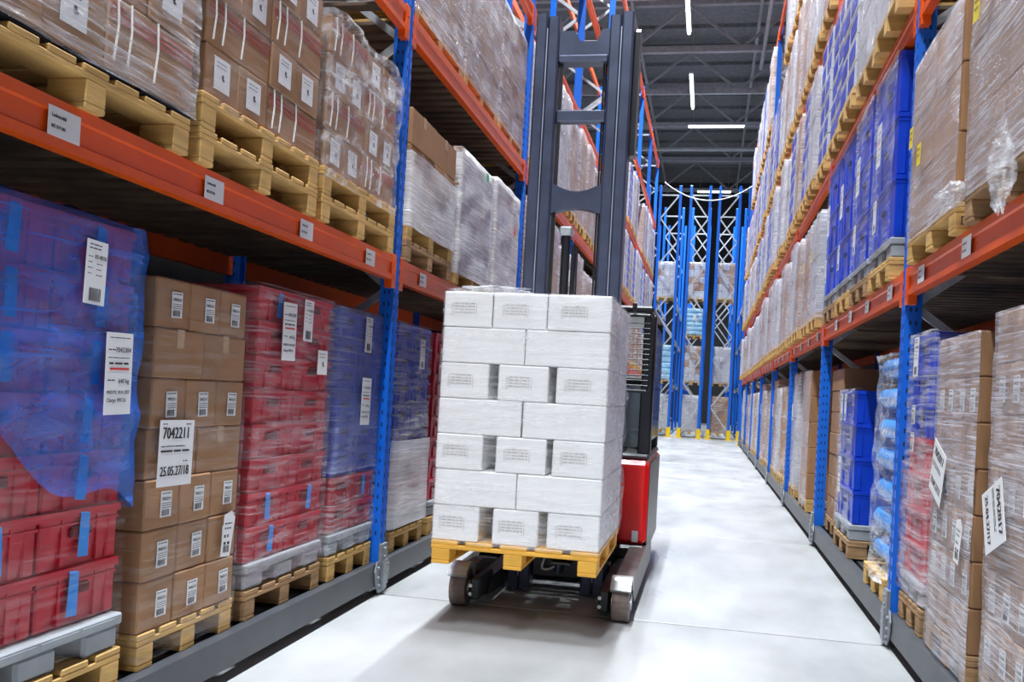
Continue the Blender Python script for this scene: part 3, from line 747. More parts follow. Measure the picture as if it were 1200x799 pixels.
# J, K, L beyond the upright
def pale_load(fr, z, h, phrase, tagm=None, opened=False, cols=2, layers=3, m=None, fm=None):
    w = fr.w/cols; m = m or KRAFT
    for L in range(layers):
        for c in range(cols):
            carton('cardboard_box', 'box', fr, c*w, 0, z+L*h/layers, w-.005, .7, h/layers-.004, m, 'brown carton, %s, %s, %s' % (layername(L, layers), colname(c, cols), phrase), 'cartons past the first upright', tape=True)
    fo = film(fr, 'milky film wrapped tightly round the %s' % phrase, fr.w, .72, z-.06, z+h-(.28 if opened else 0), fm or FILMM, amp=.014, topin=.12, cap=not opened, bottom=None)
    if tagm: sticker('tag', fo, (fr.w*.62, -.048, z+h*.60 if tagm is REDTAG else z+h*.90), name='paper_tag', paper=tagm)
    return fo
fJ = Frame('L', FLS, 5.65, 6.72, Z1); wooden_pallet(fJ, 'pine pallet under open-topped milky load past the upright', WOOD2, 1.12); wooden_pallet(fJ, 'upper pine pallet under open-topped milky load past upright', WOOD, 1.12, z=.136)
pale_load(fJ, .276, .70, 'open-topped load past the upright', None, True)
fK = Frame('L', FLS, 6.83, 7.90, Z1); wooden_pallet(fK, 'pine pallet under the green-tagged milky load', WOOD, 1.12); pale_load(fK, .14, .90, 'green-tagged load', GREENTAG)
fL = Frame('L', FLS, 8.02, 9.06, Z1); wooden_pallet(fL, 'pine pallet under the red-tagged milky load', WOOD, 1.12); pale_load(fL, .14, .95, 'red-tagged load', REDTAG)
# second shelf, left rack
Z2 = LEV[1]
for i, (a, b, nm) in enumerate(((5.72, 6.95, 'nearest load, left second shelf'), (7.0, 8.15, 'middle load, left second shelf'), (8.22, 9.30, 'third load, left second shelf'))):
    f2 = Frame('L', F, a, b, Z2); wooden_pallet(f2, 'pine pallet under the '+nm, WOOD, 1.12); pale_load(f2, .14, 1.05, nm, None, False, 3, 4, KRAFT2, FILMH)

# ================================================================== ground level, right rack
FR = XR+.03
fQ = Frame('R', FR, 4.12, 4.84, GZ); ground(fQ, 'brown boxes with tilted paper label', WOOD2)
stack_boxes(fQ, .138, 4, 7, .18, .56, .189, KRAFT2, 'cardboard_box', 'second right stack', 'brown box', 'boxes in the second right stack', stickers=(1, 2, 3, 5), rows=2)
fo = film(fQ, 'hazy film around brown boxes with tilted paper label', .72, 1.12, .02, 1.46, FILMH, amp=.008, front_only=True)
sticker('big2', fo, (.19, -.024, .84), (0, .35, 0), name='document_label'); sticker('tornpaper', fo, (.60, -.024, .58), (0, .1, 0), name='torn_label')
fP = Frame('R', FR, 3.20, 3.93, GZ); ground(fP, 'nearest brown boxes on the right', WOOD2)
stack_boxes(fP, .138, 4, 7, .182, .56, .196, KRAFT2, 'cardboard_box', 'nearest right stack', 'brown box', 'boxes in the nearest right stack', stickers=(0, 1, 3, 5), rows=2)
fo = film(fP, 'hazy film around the nearest brown boxes on right', .73, 1.12, .02, 1.51, FILMH, amp=.012, front_only=True)
sticker('big2', fo, (.17, -.026, .74), (0, 1.2, 0), name='document_label')
fRr = Frame('R', FR, 4.97, 5.50, GZ); ground(fRr, 'red and blue crates at the right upright', WOOD2, True)
for L in range(7):
    crate(fRr, 0, .01, .258+L*.18, .53, .6, .18, 0 if L < 4 else 1, '%s plastic crate, %s, stack at the first right upright' % ('red' if L < 4 else 'blue', layername(L, 7)), 'crates at the right upright')
fo = film(fRr, 'cloudy film around red and blue crates at right upright', .53, .62, .16, 1.53, FILM, amp=.012)
film(fRr, 'second cloudy film layer over the lower red crates', .55, .64, .16, .85, FILMP, amp=.012, u=-.01, v=-.01, cap=False)
sticker('shipping', fo, (.30, -.03, 1.40)); sticker('barcode', fo, (.3, -.03, 1.10)); sticker('barcode', fo, (.3, -.03, .96))
# S - wrapped blue bags
fS = Frame('R', XR+.0, 5.80, 6.48, GZ); wooden_pallet(fS, 'yellowish pallet under the film-wrapped blue bags', WOOD, 1.12)
def pillow(w, d, h, seed):
    bm = bmesh.new(); bmesh.ops.create_cube(bm, size=1); bmesh.ops.subdivide_edges(bm, edges=bm.edges, cuts=7, use_grid_fill=True)
    for q in bm.verts:
        x, y, z = q.co*2
        k = (1-abs(x)**3.0)*(1-abs(y)**3.0); r = 1-.06*z*z
        n = noise.noise(Vector((x*2+seed, y*2, z)))*.10
        q.co = Vector((x*w/2*r, y*d/2*r, z*h/2*(.55+.45*max(0, k))*(1+n)))
    me = bpy.data.meshes.new('pillow'); bm.to_mesh(me); bm.free(); me.materials.append(BAG); me.polygons.foreach_set('use_smooth', [True]*len(me.polygons)); return me
for L in range(7):
    tag(ob('blue_bag', cached(('pil', L % 3), lambda: pillow(.62, .95, .21, L*3.1)), None, fS.p(.34+(-1)**L*.02, .52, .135+.11+L*.19), (0, 0, fS.rz)), 'bright blue plastic bag, %s of the bag stack' % layername(L, 7), 'bag', 'stacked blue bags')
film(fS, 'loose wavy clear film around the blue bags', .60, 1.0, .10, 1.46, FILMC, amp=.03, gap=.02, u=.05, v=.03, prof=lambda z, x, y: .055*noise.noise(Vector((x*1.5, y*1.5, z*6)))+.014*math.sin(z*29+x*3), topin=.3)
# T - big blue crates
fT = Frame('R', FR, 7.38, 8.21, GZ); ground(fT, 'big blue crates on the right', WOOD2, True)
for L in range(4):
    for r in range(2):
        crate(fT, 0, .01+r*.555, .258+L*.25, .83, .55, .25, 1, 'big blue plastic crate, %s, %s row, right ground stack' % (layername(L, 4), ('front', 'rear')[r]), 'big blue crates on the right')
fo = film(fT, 'clear film around the big blue crates on right', .82, 1.1, .2, 1.27, FILM, amp=.008, topin=.06, front_only=True)
sticker('shipping', fo, (.35, -.03, 1.13)); sticker('shipping', fo, (.55, -.03, 1.13)); sticker('document', fo, (.4, -.03, .6), name='document_label')
# U, V - brown boxes around the second right upright
fU = Frame('R', FR+.05, 8.40, 9.15, GZ); ground(fU, 'brown boxes before the second right upright', WOOD2)
stack_boxes(fU, .138, 1, 7, .75, .54, .19, KRAFT2, 'cardboard_box', 'before the second right upright', 'wide brown box', 'boxes before the second right upright', rows=2)
fV = Frame('R', FR, 10.45, 11.25, GZ); ground(fV, 'brown boxes past the second right upright', WOOD)
oV = stack_boxes(fV, .138, 1, 5, .80, .55, .275, KRAFT, 'cardboard_box', 'past the second right upright', 'large brown box', 'boxes past the second right upright', rows=2, tape=False)
for (L, c, r), o in oV.items():
    if L in (1, 2, 3): sticker('plain', o, (.80/2+.003, .12 if r == 0 else -.1, .15), (0, 0, PI/2))
film(fV, 'shiny film sheet on brown boxes past second right upright', .78, 1.1, .05, 1.52, FILMH, amp=.012, front_only=True)
# boxes in the rack behind, seen above the big blue crates
fBk = Frame('R', XR+1.35, 7.0, 9.0, GZ); wooden_pallet(fBk, 'pallet in the rack behind the big blue crates', WOOD2, 1.12, simple=True)
oB = stack_boxes(fBk, .138, 4, 6, .5, .5, .24, KRAFT2, 'cardboard_box', 'rear rack behind blue crates', 'brown box', 'boxes in the rear rack', rows=1, stickers=(5,), kind='plain', tape=False)

# ================================================================== first shelf, right rack
fY = Frame('R', XR-.04, 3.18, 4.22, Z1); wooden_pallet(fY, 'grey-brown pallet nearest the camera on right first shelf', WOOD2, 1.12)
def big_wrap(fr, z, h, phrase, m, cols, layers, tags=()):
    w = fr.w/cols
    for L in range(layers):
        for c in range(cols):
            for r in range(2):
                carton('cardboard_box', 'box', fr, c*w, r*.55, z+L*h/layers, w-.004, .545, h/layers-.003, m, 'brown carton, %s, %s, %s row, %s' % (layername(L, layers), colname(c, cols), ('front', 'rear')[r], phrase), 'cartons on the right first shelf', tape=False)
    fo = film(fr, 'silvery taut film around the %s' % phrase, fr.w, 1.1, z-.03, z+h, FILMH, amp=.010, gap=.006, topin=.05, front_only=True)
    for (a, b, rr) in tags: sticker('ytag', fo, (a, -.026, b), (0, rr, 0), name='yellow_tag', paper=YTAG)
big_wrap(fY, .14, 1.22, 'nearest load on right shelf', KRAFT2, 2, 4, ((.15, .86, .1), (.30, .90, -.15)))
fZ = Frame('R', XR-.04, 4.37, 5.37, Z1); pZ = wooden_pallet(fZ, 'yellowish pallet under second load on right shelf', WOOD, 1.12)
big_wrap(fZ, .14, .92, 'second load on right shelf', KRAFT, 2, 3, ((.10, .66, .05), (.31, .52, .05)))
def din_text():
    mb = MB(); vs, fs = font_geo('DIN', .055); mb.add([(x, 0, y) for x, y in vs], fs); return mb.mesh('stencil', INK)
ob('stencil_marking', din_text(), pZ, (1.0-.003, .072, .035), (0, 0, PI/2))['label'] = 'black stencilled DIN letters'
crumple('film_tail', fZ.p(1.08, -.04, .14), .05, .13, .05, 'crumpled clear film tail between the two right shelf pallets', 3.3)
crumple('film_tail', fY.p(.73, -.06, .06), .035, .06, .14, 'crumpled clear film tail hanging from nearest right shelf pallet', 8.1)
for i, (a, b) in enumerate(((5.95, 6.70), (6.80, 7.55), (7.65, 8.40), (8.50, 9.25))):
    fb = Frame('R', XR-.03, a, b, Z1); nm = ORD[i+1]
    wooden_pallet(fb, 'wooden pallet under the %s blue crate stack, right shelf' % nm, WOOD2 if i % 2 else WOOD, 1.12); plastic_pallet(fb, 'grey plastic pallet under the %s blue crate stack, right shelf' % nm, .135, 1.12)
    for L in range(3):
        crate(fb, 0, .01, .258+L*.375, fb.w, 1.08, .375, 1, 'tall blue plastic crate, %s of the %s blue stack, right shelf' % (layername(L, 3), nm), 'tall blue crates on the right shelf')
    fo = film(fb, 'clear film around the %s blue crate stack, right shelf' % nm, fb.w, 1.1, .2, 1.39, FILM if i < 2 else FILMT, amp=.010, front_only=True)
    sticker('document', fo, (fb.w*.5, -.03, .9), name='document_label'); sticker('shipping', fo, (fb.w*.45, -.03, .45))
# ================================================================== farther loads in both racks
LOADK = {
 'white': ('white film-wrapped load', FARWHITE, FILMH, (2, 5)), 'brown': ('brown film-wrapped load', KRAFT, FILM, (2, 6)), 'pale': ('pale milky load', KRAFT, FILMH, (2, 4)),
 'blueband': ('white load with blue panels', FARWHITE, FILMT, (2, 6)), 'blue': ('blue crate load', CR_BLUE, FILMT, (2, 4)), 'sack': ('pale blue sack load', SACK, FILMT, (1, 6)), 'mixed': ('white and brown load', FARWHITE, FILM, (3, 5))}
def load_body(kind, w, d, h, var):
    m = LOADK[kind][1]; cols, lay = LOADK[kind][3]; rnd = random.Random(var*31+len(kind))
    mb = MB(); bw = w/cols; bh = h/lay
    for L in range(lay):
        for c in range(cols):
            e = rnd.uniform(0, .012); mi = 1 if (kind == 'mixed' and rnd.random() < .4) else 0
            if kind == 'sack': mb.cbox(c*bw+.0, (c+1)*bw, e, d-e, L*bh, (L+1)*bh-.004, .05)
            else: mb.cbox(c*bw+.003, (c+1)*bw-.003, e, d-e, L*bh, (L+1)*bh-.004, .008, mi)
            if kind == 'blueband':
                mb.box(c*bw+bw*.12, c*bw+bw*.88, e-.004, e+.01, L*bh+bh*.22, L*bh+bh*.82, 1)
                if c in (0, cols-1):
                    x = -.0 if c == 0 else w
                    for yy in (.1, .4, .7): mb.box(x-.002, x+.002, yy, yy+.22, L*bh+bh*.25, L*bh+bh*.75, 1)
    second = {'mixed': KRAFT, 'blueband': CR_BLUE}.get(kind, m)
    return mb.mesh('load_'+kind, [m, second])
def film_shell(w, d, h, m, var):
    mb = MB(); rnd = var*7.7
    xs = [i/7 for i in range(8)]; per = [(x*w, 0) for x in xs[:-1]]+[(w, x*d) for x in xs[:-1]]+[(w-x*w, d) for x in xs[:-1]]+[(0, d-x*d) for x in xs[:-1]]
    N = len(per); nz = 9
    for j in range(nz+1):
        for x, y in per:
            z = -.05+(h+.06)*j/nz; e = .012+.02*noise.noise(Vector((x*5+rnd, y*5, z*6)))
            dx = -1 if x < 1e-6 else (1 if x > w-1e-6 else 0); dy = -1 if y < 1e-6 else (1 if y > d-1e-6 else 0)
            mb.v.append((x+dx*e, y+dy*e, z))
    for x, y in per: mb.v.append((x+(w/2-x)*.25, y+(d/2-y)*.25, h+.02))
    for j in range(nz+1):
        for i in range(N): k = (i+1) % N; mb.f.append((j*N+i, j*N+k, (j+1)*N+k, (j+1)*N+i)); mb.m.append(0)
    return mb.mesh('film_shell', m, smooth=True)
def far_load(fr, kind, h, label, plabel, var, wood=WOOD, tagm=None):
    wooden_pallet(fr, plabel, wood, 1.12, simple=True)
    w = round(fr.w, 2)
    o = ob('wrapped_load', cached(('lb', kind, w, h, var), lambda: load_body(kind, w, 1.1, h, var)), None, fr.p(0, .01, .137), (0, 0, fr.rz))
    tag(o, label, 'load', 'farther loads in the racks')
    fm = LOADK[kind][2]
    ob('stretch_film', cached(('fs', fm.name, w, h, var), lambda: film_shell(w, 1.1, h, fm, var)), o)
    if tagm: sticker('ytag', o, (w*.5, -.04, h*.6), (0, 0, 0), name='yellow_tag', paper=tagm)
    elif var == 1: sticker('shipping', o, (w*.5, -.04, h*.65))
    return o
rng = random.Random(11)
def fill(side, level, start, n_per, kinds, hs, skip=(), first_ord=1, tags=()):
    z = GZ if level == 0 else LEV[level-1]
    lv = 'on the ground level' if level == 0 else 'on the %s shelf' % ORD[level]
    sd = 'left' if side == 'L' else 'right'
    cnt = first_ord-1; idx = 0
    for k in range(len(UPY)-1):
        y0, y1 = UPY[k], UPY[k+1]
        if y0 < start-.2: continue
        pitch = (y1-y0-.16)/n_per; w = round(pitch-.09, 2)
        for q in range(n_per):
            idx += 1
            if idx in skip: continue
            cnt += 1
            a = y0+.08+q*pitch+.045
            kind = kinds[(idx*3+q+rng.randrange(3)) % len(kinds)]
            fr = Frame(side, ((F if side == 'L' else FR) if level == 0 else (FLS if side == 'L' else FRS))+rng.uniform(-.02, .02), a, a+w, z)
            h = rng.choice(hs)
            d1 = LOADK[kind][0]
            far_load(fr, kind, h, '%s %s of %s rack, %s from its start' % (d1, lv, sd, ORD[cnt]), 'wooden pallet of the %s farther load %s of %s rack' % (ORD[cnt], lv, sd), rng.randrange(3), WOOD, YTAG if idx in tags else None)
#          side level start n kinds heights
fill('R', 0, 9.4, 4, ['white', 'brown', 'white', 'pale'], (1.25, 1.4), skip=(1, 2, 3))
fill('R', 1, 9.4, 4, ['pale', 'pale', 'blue', 'white'], (1.0, 1.1), tags=(1, 2))
fill('R', 2, 5.6, 4, ['blueband', 'white', 'blueband', 'white', 'pale'], (1.15, 1.26))
fill('R', 3, 9.4, 4, ['white', 'blueband', 'white', 'pale'], (1.3, 1.42))
fill('R', 4, 12.9, 3, ['white', 'pale', 'blueband', 'white'], (1.4, 1.6), skip=(4, 5, 6, 14, 15))
fill('L', 0, 9.4, 4, ['white', 'brown', 'blue', 'pale'], (1.25, 1.4))
fill('L', 1, 9.4, 3, ['pale', 'pale', 'white', 'brown'], (0.95, 1.1), tags=())
fill('L', 2, 9.4, 4, ['white', 'blueband', 'white', 'pale'], (1.15, 1.26))
fill('L', 3, 16.4, 4, ['white', 'blueband', 'pale'], (1.2, 1.3), skip=(1, 2, 3, 4, 5, 9, 10))

# ================================================================== racks beyond the cross aisle
FY = 35.0
FKIN = {0: ['brown', 'mixed', 'mixed', 'brown'], 1: ['mixed', 'sack', 'brown', 'mixed'], 2: ['white', 'mixed', 'sack', 'mixed'], 3: ['brown', 'white', 'brown', 'mixed'], 4: ['brown', 'mixed', 'white', 'mixed']}
for i, (xa, xb) in enumerate(((-3.25, -2.45), (-2.13, -1.30), (-1.01, -.22), (.03, .85), (1.10, 1.92))):
    nm = ORD[i+1]+' from left'
    root = tag(empty('end_rack', (xa, FY, 0)), 'tall blue rack end with zigzag bracing beyond the aisle, %s' % nm, 'pallet rack', 'racks beyond the cross aisle')
    wdt = xb-xa; H = 9.25
    for b, yy in enumerate((0, 4.0, 8.0)):
        h2 = H
        um = cached(('fup',), lambda: MB().cbox(-.05, .05, -.05, .05, 0, H, .008).mesh('upright', BLUE))
        for x in (.05, wdt-.05): ob('upright', um, root, (x, yy, 0))
        st = .86; n = int((H-.3)/st)
        for q in range(n):
            a, c2 = (.09, wdt-.09) if q % 2 == i % 2 else (wdt-.09, .09)
            ob('diagonal_brace', cached(('fb', round(wdt, 2), q % 2 == i % 2), lambda: MB().bar((a, 0, 0), (c2, 0, st), .03, .05).mesh('brace', GALV)), root, (0, yy, .3+q*st))
        ob('cross_tie', cached(('ft', round(wdt, 2)), lambda: MB().bar((.09, 0, 0), (wdt-.09, 0, 0), .03, .05).mesh('tie', GALV)), root, (0, yy, .3+n*st))
    for z in (.12, 1.95, 3.65, 5.05):
        for x in (.05, wdt-.05): ob('beam', cached('fbeam', lambda: MB().box(-.03, .03, .05, 8.35, -.14, 0).mesh('beam', TRUSS)), root, (x, 0, z))
    for s_ in (0, 1):
        tag(ob('corner_guard', CACHE['guard'], None, (xa+.04+s_*(wdt-.08), FY-.25, 0)), 'yellow guard at foot of %s end rack, %s side' % (ORD[i+1], ('left', 'right')[s_]), 'guard', 'yellow corner guards')
    for li, z in enumerate((.12, 1.95, 3.65, 5.05)):
        kind = FKIN[i][li]
        if (i, li) in ((1, 2), (3, 2), (2, 3)) and li == 2: continue
        fr = Frame('F', FY+.35, xa+.06, xb-.06, z)
        far_load(fr, kind, 1.3 if li != 2 else 1.0, '%s at %s of %s end rack' % (LOADK[kind][0], ('ground level', 'first shelf', 'second shelf', 'third shelf')[li], nm), 'pallet at %s of %s end rack' % (('ground level', 'first shelf', 'second shelf', 'third shelf')[li], nm), (i+li) % 3)
pts = []
for k in range(25):
    t = k/24; pts.append((-1.95+3.3*t, FY-.1, 9.35-.65*(1-(2*t-1)**2)))
tag(ob('hanging_cable', MB().tube(pts, .02, 6).mesh('cable', CABLEW)), 'pale sagging cable strung across the tops of end racks', 'cable')

# ================================================================== load carried by the forklift
LX0, LX1, LYF = -1.41, -.51, 4.86
fW = Frame('F', LYF, LX0, LX1, .365)
wooden_pallet(fW, 'bright yellow pine pallet carried on the forklift', YWOOD, 1.12, h=.125)
W = LX1-LX0; bh = .191; dep = .37
spec = [[(0, .255), (.33, .245), (.625, .275)], [(0, .445), (.45, .45)], [(0, .255), (.325, .27), (.63, .27)], [(0, .455), (.46, .44)], [(0, .265), (.32, .27), (.63, .27)], [(0, .45), (.455, .445)], [(0, .265), (.27, .29), (.565, .335)]]
for L, row in enumerate(spec):
    for c, (u, bw) in enumerate(row):
        for r in range(3):
            lab = 'white carton, %s, %s%s, on the forklift pallet' % (layername(L, 7), colname(c, len(row)), (', front row', ', middle row', ', rear row')[r])
            o = carton('white_carton', 'box', fW, u, .005+r*dep, .127+L*bh, bw, dep-.006, bh-.003, WHITEBOX, lab, 'white cartons on the forklift', tape=False, jig=.003)
            if r == 0 and (len(row) == 3 or False):
                def mk():
                    mb = MB(); rr = random.Random(5)
                    for q in range(4):
                        x = -.055
                        while x < .055: l = rr.uniform(.01, .03); rect(mb, x, min(x+l, .06), .03-q*.016, .037-q*.016, 0, 0); x += l+.004
                    for x in (-.07, -.062, .066): rect(mb, x, x+.003, -.03, .035, 0, 0)
                    return mb.mesh('print', PRINT)
                ob('printed_text', cached('wprint', mk), o, (-bw*.08, -(dep-.006)/2-.0015, bh*.48))
fo = film(fW, 'thin clear film wound around white cartons on forklift', W, 1.11, .115, .127+7*bh, FILMW, amp=.012, gap=.006, topin=.15, step=.045)
film(fW, 'crinkled film bunching on the white carton load', W+.004, .80, .12, .127+7*bh-.01, FILMC, amp=.03, gap=.012, u=-.002, v=.30, cap=False, step=.045)

crumple('film_flap', (LX0+.24, LYF+.12, .365+.127+7*bh+.02), .20, .10, .022, 'loose film flap on top of the white cartons', 5.5, FILM)

# ================================================================== reach truck
TX = -.915
T = tag(empty('reach_truck', (TX, 6.1, 0)), 'red and black reach truck carrying white cartons down the aisle', 'forklift')
def tp(name, mb, m, parent=None, smooth=False):
    o = ob(name, mb.mesh(name, m, smooth), parent or T)
    if (parent or T) is T: o.location = (-TX, -6.1, 0)
    return o
for s in (-1, 1):
    xo = TX+s*.54; xi = TX+s*.34       # outer and inner faces of a leg
    a, b = min(xo, xi), max(xo, xi)
    xm = xo-s*.11
    # leg beam, in two heights
    tp('leg_guide_rail', MB().prism([(5.62, .06), (5.72, .15), (6.9, .17), (7.5, .17), (7.5, .04), (5.8, .04)], 'x', min(xm, xi)+.0, max(xm, xi)-.0), TRUCKBLK)
    leg = tp('support_leg', MB().prism([(5.68, .14), (5.68, .23), (7.5, .27), (7.5, .05), (5.86, .05)], 'x', min(xo, xm), max(xo, xm)), LEGM)
    # rounded cover over the load wheel
    arc = [(5.53+.155*math.cos(t), .115+.15*math.sin(t)) for t in [PI*(.80-.075*k) for k in range(10)]]
    inn = [(5.53+.125*math.cos(t), .115+.12*math.sin(t)) for t in [PI*(.125+.075*k) for k in range(10)]]
    tp('wheel_cover', MB().prism(arc+inn, 'x', min(xo, xm)-.004, max(xo, xm)+.004), GALV)
    wh = tp('load_wheel', MB().tube([(min(xo, xm)+.008, 5.53, .113), (max(xo, xm)-.006, 5.53, .113)], .113, 24), WHEELM)
    ob('hub', MB().tube([(min(xo, xm)-.002, 5.53, .113), (max(xo, xm)+.004, 5.53, .113)], .045, 12).mesh('hub', GALV), wh)
    # inner wheel carrier with bolts
    wc = tp('wheel_carrier', MB().cbox(min(xm, xi)+.02, max(xm, xi)-.01, 5.45, 5.8, .055, .185, .01), TRUCKBLK)
    bm_ = MB()
    for z in (.09, .14): bm_.tube([((xm+xi)/2-.02, 5.44, z), ((xm+xi)/2-.02, 5.46, z)], .012, 6)
    ob('bolt', bm_.mesh('bolt', GALV), wc)
MY = 6.08
def rail(x0, x1, top, y0, y1):
    """mast rail with chamfered front edges"""
    mb = MB(); w_ = x1-x0; b = .012
    mb.prism([(x0, y0+b), (x0+b, y0), (x1-b, y0), (x1, y0+b), (x1, y1), (x1-.03, y1), (x1-.03, y0+.05), (x0+.03, y0+.05), (x0+.03, y1), (x0, y1)], 'z', .015, top)
    return mb
for s in (-1, 1):
    # outer mast rail and nested inner rail
    xo = TX+s*.325; xm = TX+s*.245; xi = TX+s*.165
    r1 = tp('outer_mast_rail', rail(min(xo, xm)+.0015, max(xo, xm)-.0015, 3.82, MY, MY+.17), MASTM)
    r2 = tp('inner_mast_rail', rail(min(xi, xm)+.0015, max(xi, xm)-.0015, 3.80, MY+.004, MY+.15), MASTM)
    ob('highlight_line', MB().box(xm-.0035, xm+.0035, MY-.001, MY+.01, .1, 3.72).mesh('edge', MASTHL), r1)  # pale strip: painted highlight between outer and inner rail
    if s > 0: tp('mast_side_plate', MB().prism([(MY+.10, 2.9), (MY+.10, 3.72), (MY+.16, 3.76), (MY+.26, 3.72), (MY+.26, 3.0), (MY+.2, 2.9)], 'x', xo+.004, xo+.035), TRUCKBLK)
xl, xr = TX-.165, TX+.165
tp('top_crossbar', MB().prism([(xl, 3.52), (xr, 3.52), (xr, 3.72), (xr-.05, 3.72), (xr-.08, 3.64), (xl+.14, 3.64), (xl+.10, 3.71), (xl, 3.71)], 'y', MY+.03, MY+.12).cbox(xl, xr, MY+.01, MY+.14, 3.50, 3.545, .008), MASTM)
tp('middle_crossbar', MB().cbox(xl, xr, MY+.04, MY+.12, 3.11, 3.19, .01), MASTM)
arch = [(xl+(xr-xl)*k/12, 2.70-.055*math.sin(PI*k/12)) for k in range(13)]+[(xr-(xr-xl)*k/12, 2.50+.035*math.sin(PI*k/12)) for k in range(13)]
tp('arched_crossbar', MB().prism(arch, 'y', MY+.03, MY+.11), MASTM)
cyl = tp('lift_cylinder', MB().tube([(TX-.06, MY+.10, .3), (TX-.06, MY+.10, 2.36)], .03, 14).tube([(TX-.005, MY+.10, .3), (TX-.005, MY+.10, 2.30)], .016, 12), TRUCKBLK)
ob('cylinder_cap', MB().cbox(TX-.105, TX-.015, MY+.05, MY+.15, 2.36, 2.42, .012).mesh('cap', GALV), cyl)
for k, x in enumerate((TX+.02, TX+.135, TX+.15, xl+.012)):
    tp('hose', MB().tube([(x, MY+.08, .6), (x+.004, MY+.07, 2.0), (x, MY+.08, 2.25 if k == 0 else 3.5)], .007, 6), HOSE)
tp('lift_chain', MB().box(xl+.005, xl+.03, MY+.05, MY+.07, .5, 3.5), TRUCKBLK)
# carriage and forks under the pallet
tp('fork_carriage', MB().cbox(TX-.32, TX+.32, MY-.05, MY-.005, .40, .50, .008).cbox(TX-.32, TX+.32, MY-.05, MY-.005, .75, .85, .008), TRUCKBLK)
for s in (-1, 1):
    tp('fork', MB().prism([(4.95, .402), (4.95, .412), (5.6, .425), (MY-.01, .43), (MY-.01, .95), (MY-.05, .95), (MY-.05, .392), (5.5, .392)], 'x', TX+s*.20-.05, TX+s*.20+.05), TRUCKBLK)
# lower machinery seen below the pallet
tp('lower_crossbeam', MB().cbox(xl, xr, MY+.05, MY+.14, .10, .30, .012).cbox(TX-.34, TX+.34, MY+.16, MY+.30, .08, .20, .01), TRUCKBLK)
tp('centre_cylinder', MB().tube([(TX+.02, MY-.0, .17), (TX+.02, MY-.0, .7)], .033, 12).tube([(TX+.02, MY, .14), (TX+.02, MY, .17)], .022, 12), MASTM)
hp = []
for k in range(15):
    t = k/14; hp.append((TX-.12+.13*t+.03*math.sin(t*9), MY-.02, .42-.26*math.sin(t*2.6)))
tp('hydraulic_hose', MB().tube(hp, .008, 6), CABLEW)
tp('hydraulic_hose', MB().tube([(TX-.13, MY-.01, .30), (TX-.05, MY-.02, .27), (TX+.0, MY-.02, .31)], .007, 6), CABLEW)
for k in range(5): tp('valve_block', MB().cbox(TX+.08+.012*k, TX+.115+.012*k, MY-.01, MY+.03, .22+.035*k, .25+.035*k, .005), GALV if k % 2 else TRUCKBLK)
# chassis and cab
bx0, bx1 = TX-.53, TX+.535
tp('battery_cover', MB().cbox(TX-.33, TX+.33, 6.50, 7.3, .03, .95, .02), TRUCKBLK)
tp('chassis', MB().cbox(bx0, bx1, 6.72, 8.35, .16, .26, .02), TRUCKBLK)
red = tp('body_panel', MB().cbox(bx0+.02, bx1, 6.78, 8.3, .26, .86, .03), TRUCKRED)
ob('warning_sticker', MB().box(bx1-.10, bx1-.055, 6.776, 6.7795, .28, .36).mesh('warn', PAPER), red)
ob('side_trim', MB().box(bx1-.002, bx1+.004, 6.84, 8.2, .24, .84).mesh('trim', TRUCKBLK), red)
tp('dashboard', MB().cbox(bx0+.03, bx1-.01, 6.85, 8.2, .86, .905, .015), CARRIAGE)
cab = tp('cab_pillar', MB().cbox(bx1-.10, bx1-.01, 6.9, 7.05, .9, 1.92, .012), TRUCKBLK)
tp('cab_pillar', MB().cbox(bx0+.02, bx0+.11, 6.9, 7.05, .9, 1.92, .012), TRUCKBLK)
tp('cab_pillar', MB().cbox(bx1-.12, bx1-.02, 8.05, 8.2, .9, 1.95, .012), TRUCKBLK)
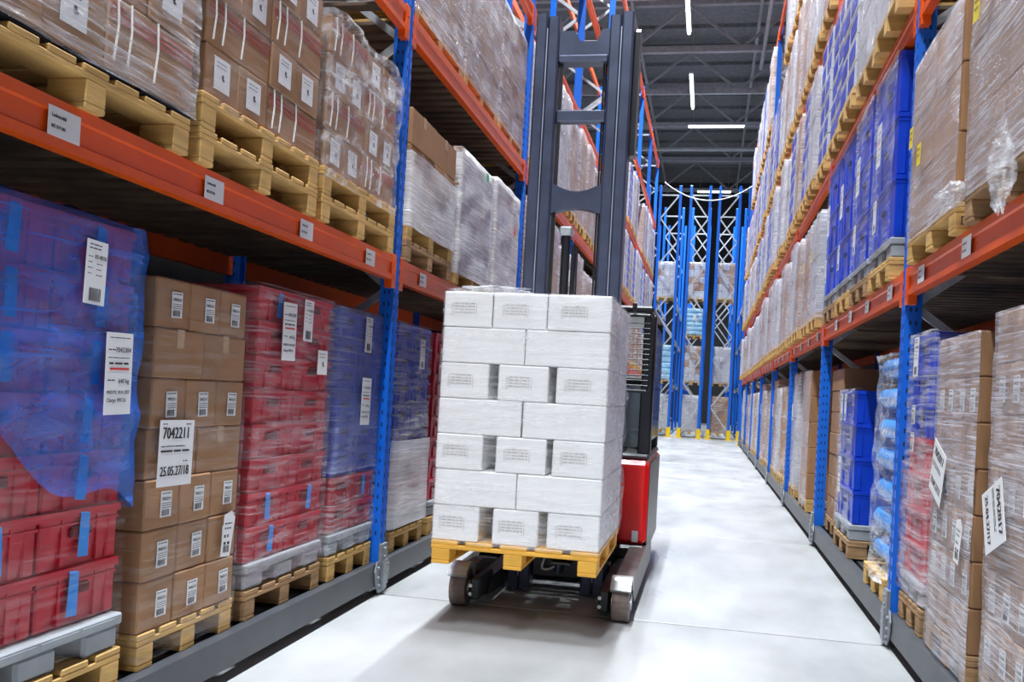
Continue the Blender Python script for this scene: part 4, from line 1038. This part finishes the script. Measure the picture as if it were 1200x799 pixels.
tp('cab_pillar', MB().cbox(bx0+.03, bx0+.12, 8.05, 8.2, .9, 1.95, .012), TRUCKBLK)
tp('rear_panel', MB().cbox(bx0+.3, bx1-.1, 8.15, 8.25, .9, 1.5, .02), TRUCKBLK)
ob('window_pane', MB().box(bx1-.24, bx1-.10, 6.96, 6.968, .95, 1.40).mesh('pane', GLASS), cab)
ob('window_pane', MB().box(bx1-.02, bx1-.014, 7.06, 8.05, 1.0, 1.85).mesh('pane', GLASS), cab)
tp('overhead_guard', MB().cbox(bx0+.03, bx1-.03, 6.85, 8.25, 1.93, 1.98, .015), TRUCKBLK)
# wire grille beside the mast
gx0, gx1, gy = TX+.34, bx1-.03, 6.74
gr = tp('guard_grille', MB().tube([(gx0, gy, 1.36), (gx1-.02, gy, 1.36), (gx1, gy, 1.38), (gx1, gy, 1.88), (gx1-.02, gy, 1.90), (gx0, gy, 1.90)], .012, 8), TRUCKBLK)
for k in range(13):
    z = 1.40+k*.037; ob('grille_bar', cached('gbar', lambda: MB().tube([(gx0, gy, 0), (gx1, gy, 0)], .004, 6).mesh('gbar', TRUCKBLK)), gr, (0, 0, z))
tp('mirror', MB().cbox(gx0+.02, gx0+.05, gy-.02, gy+.02, 1.93, 1.99, .006), TRUCKBLK)
sw = [(TX+.40+.09*math.cos(a), 7.5+.09*math.sin(a), 1.05) for a in [2*PI*k/16 for k in range(17)]]
tp('steering_wheel', MB().tube(sw, .014, 8).tube([(TX+.40, 7.5, .9), (TX+.40, 7.5, 1.05)], .02, 8), TRUCKBLK)
tp('seat', MB().cbox(TX-.25, TX+.2, 7.55, 8.0, .92, 1.05, .04).cbox(TX-.25, TX+.2, 7.95, 8.06, 1.0, 1.6, .04), TRUCKBLK)
# the pieces below were built at world coordinates under the truck's base point
labs = {}
for o in bpy.data.objects:
    if 'label' in o: labs.setdefault(o['label'], []).append(o.name)
for k_, v_ in labs.items():
    if len(v_) > 1: print('DUPLABEL', k_, len(v_))
    if not 4 <= len(k_.split()) <= 16: print('LABELLEN', len(k_.split()), k_)
print('OBJECTS', len(bpy.data.objects))
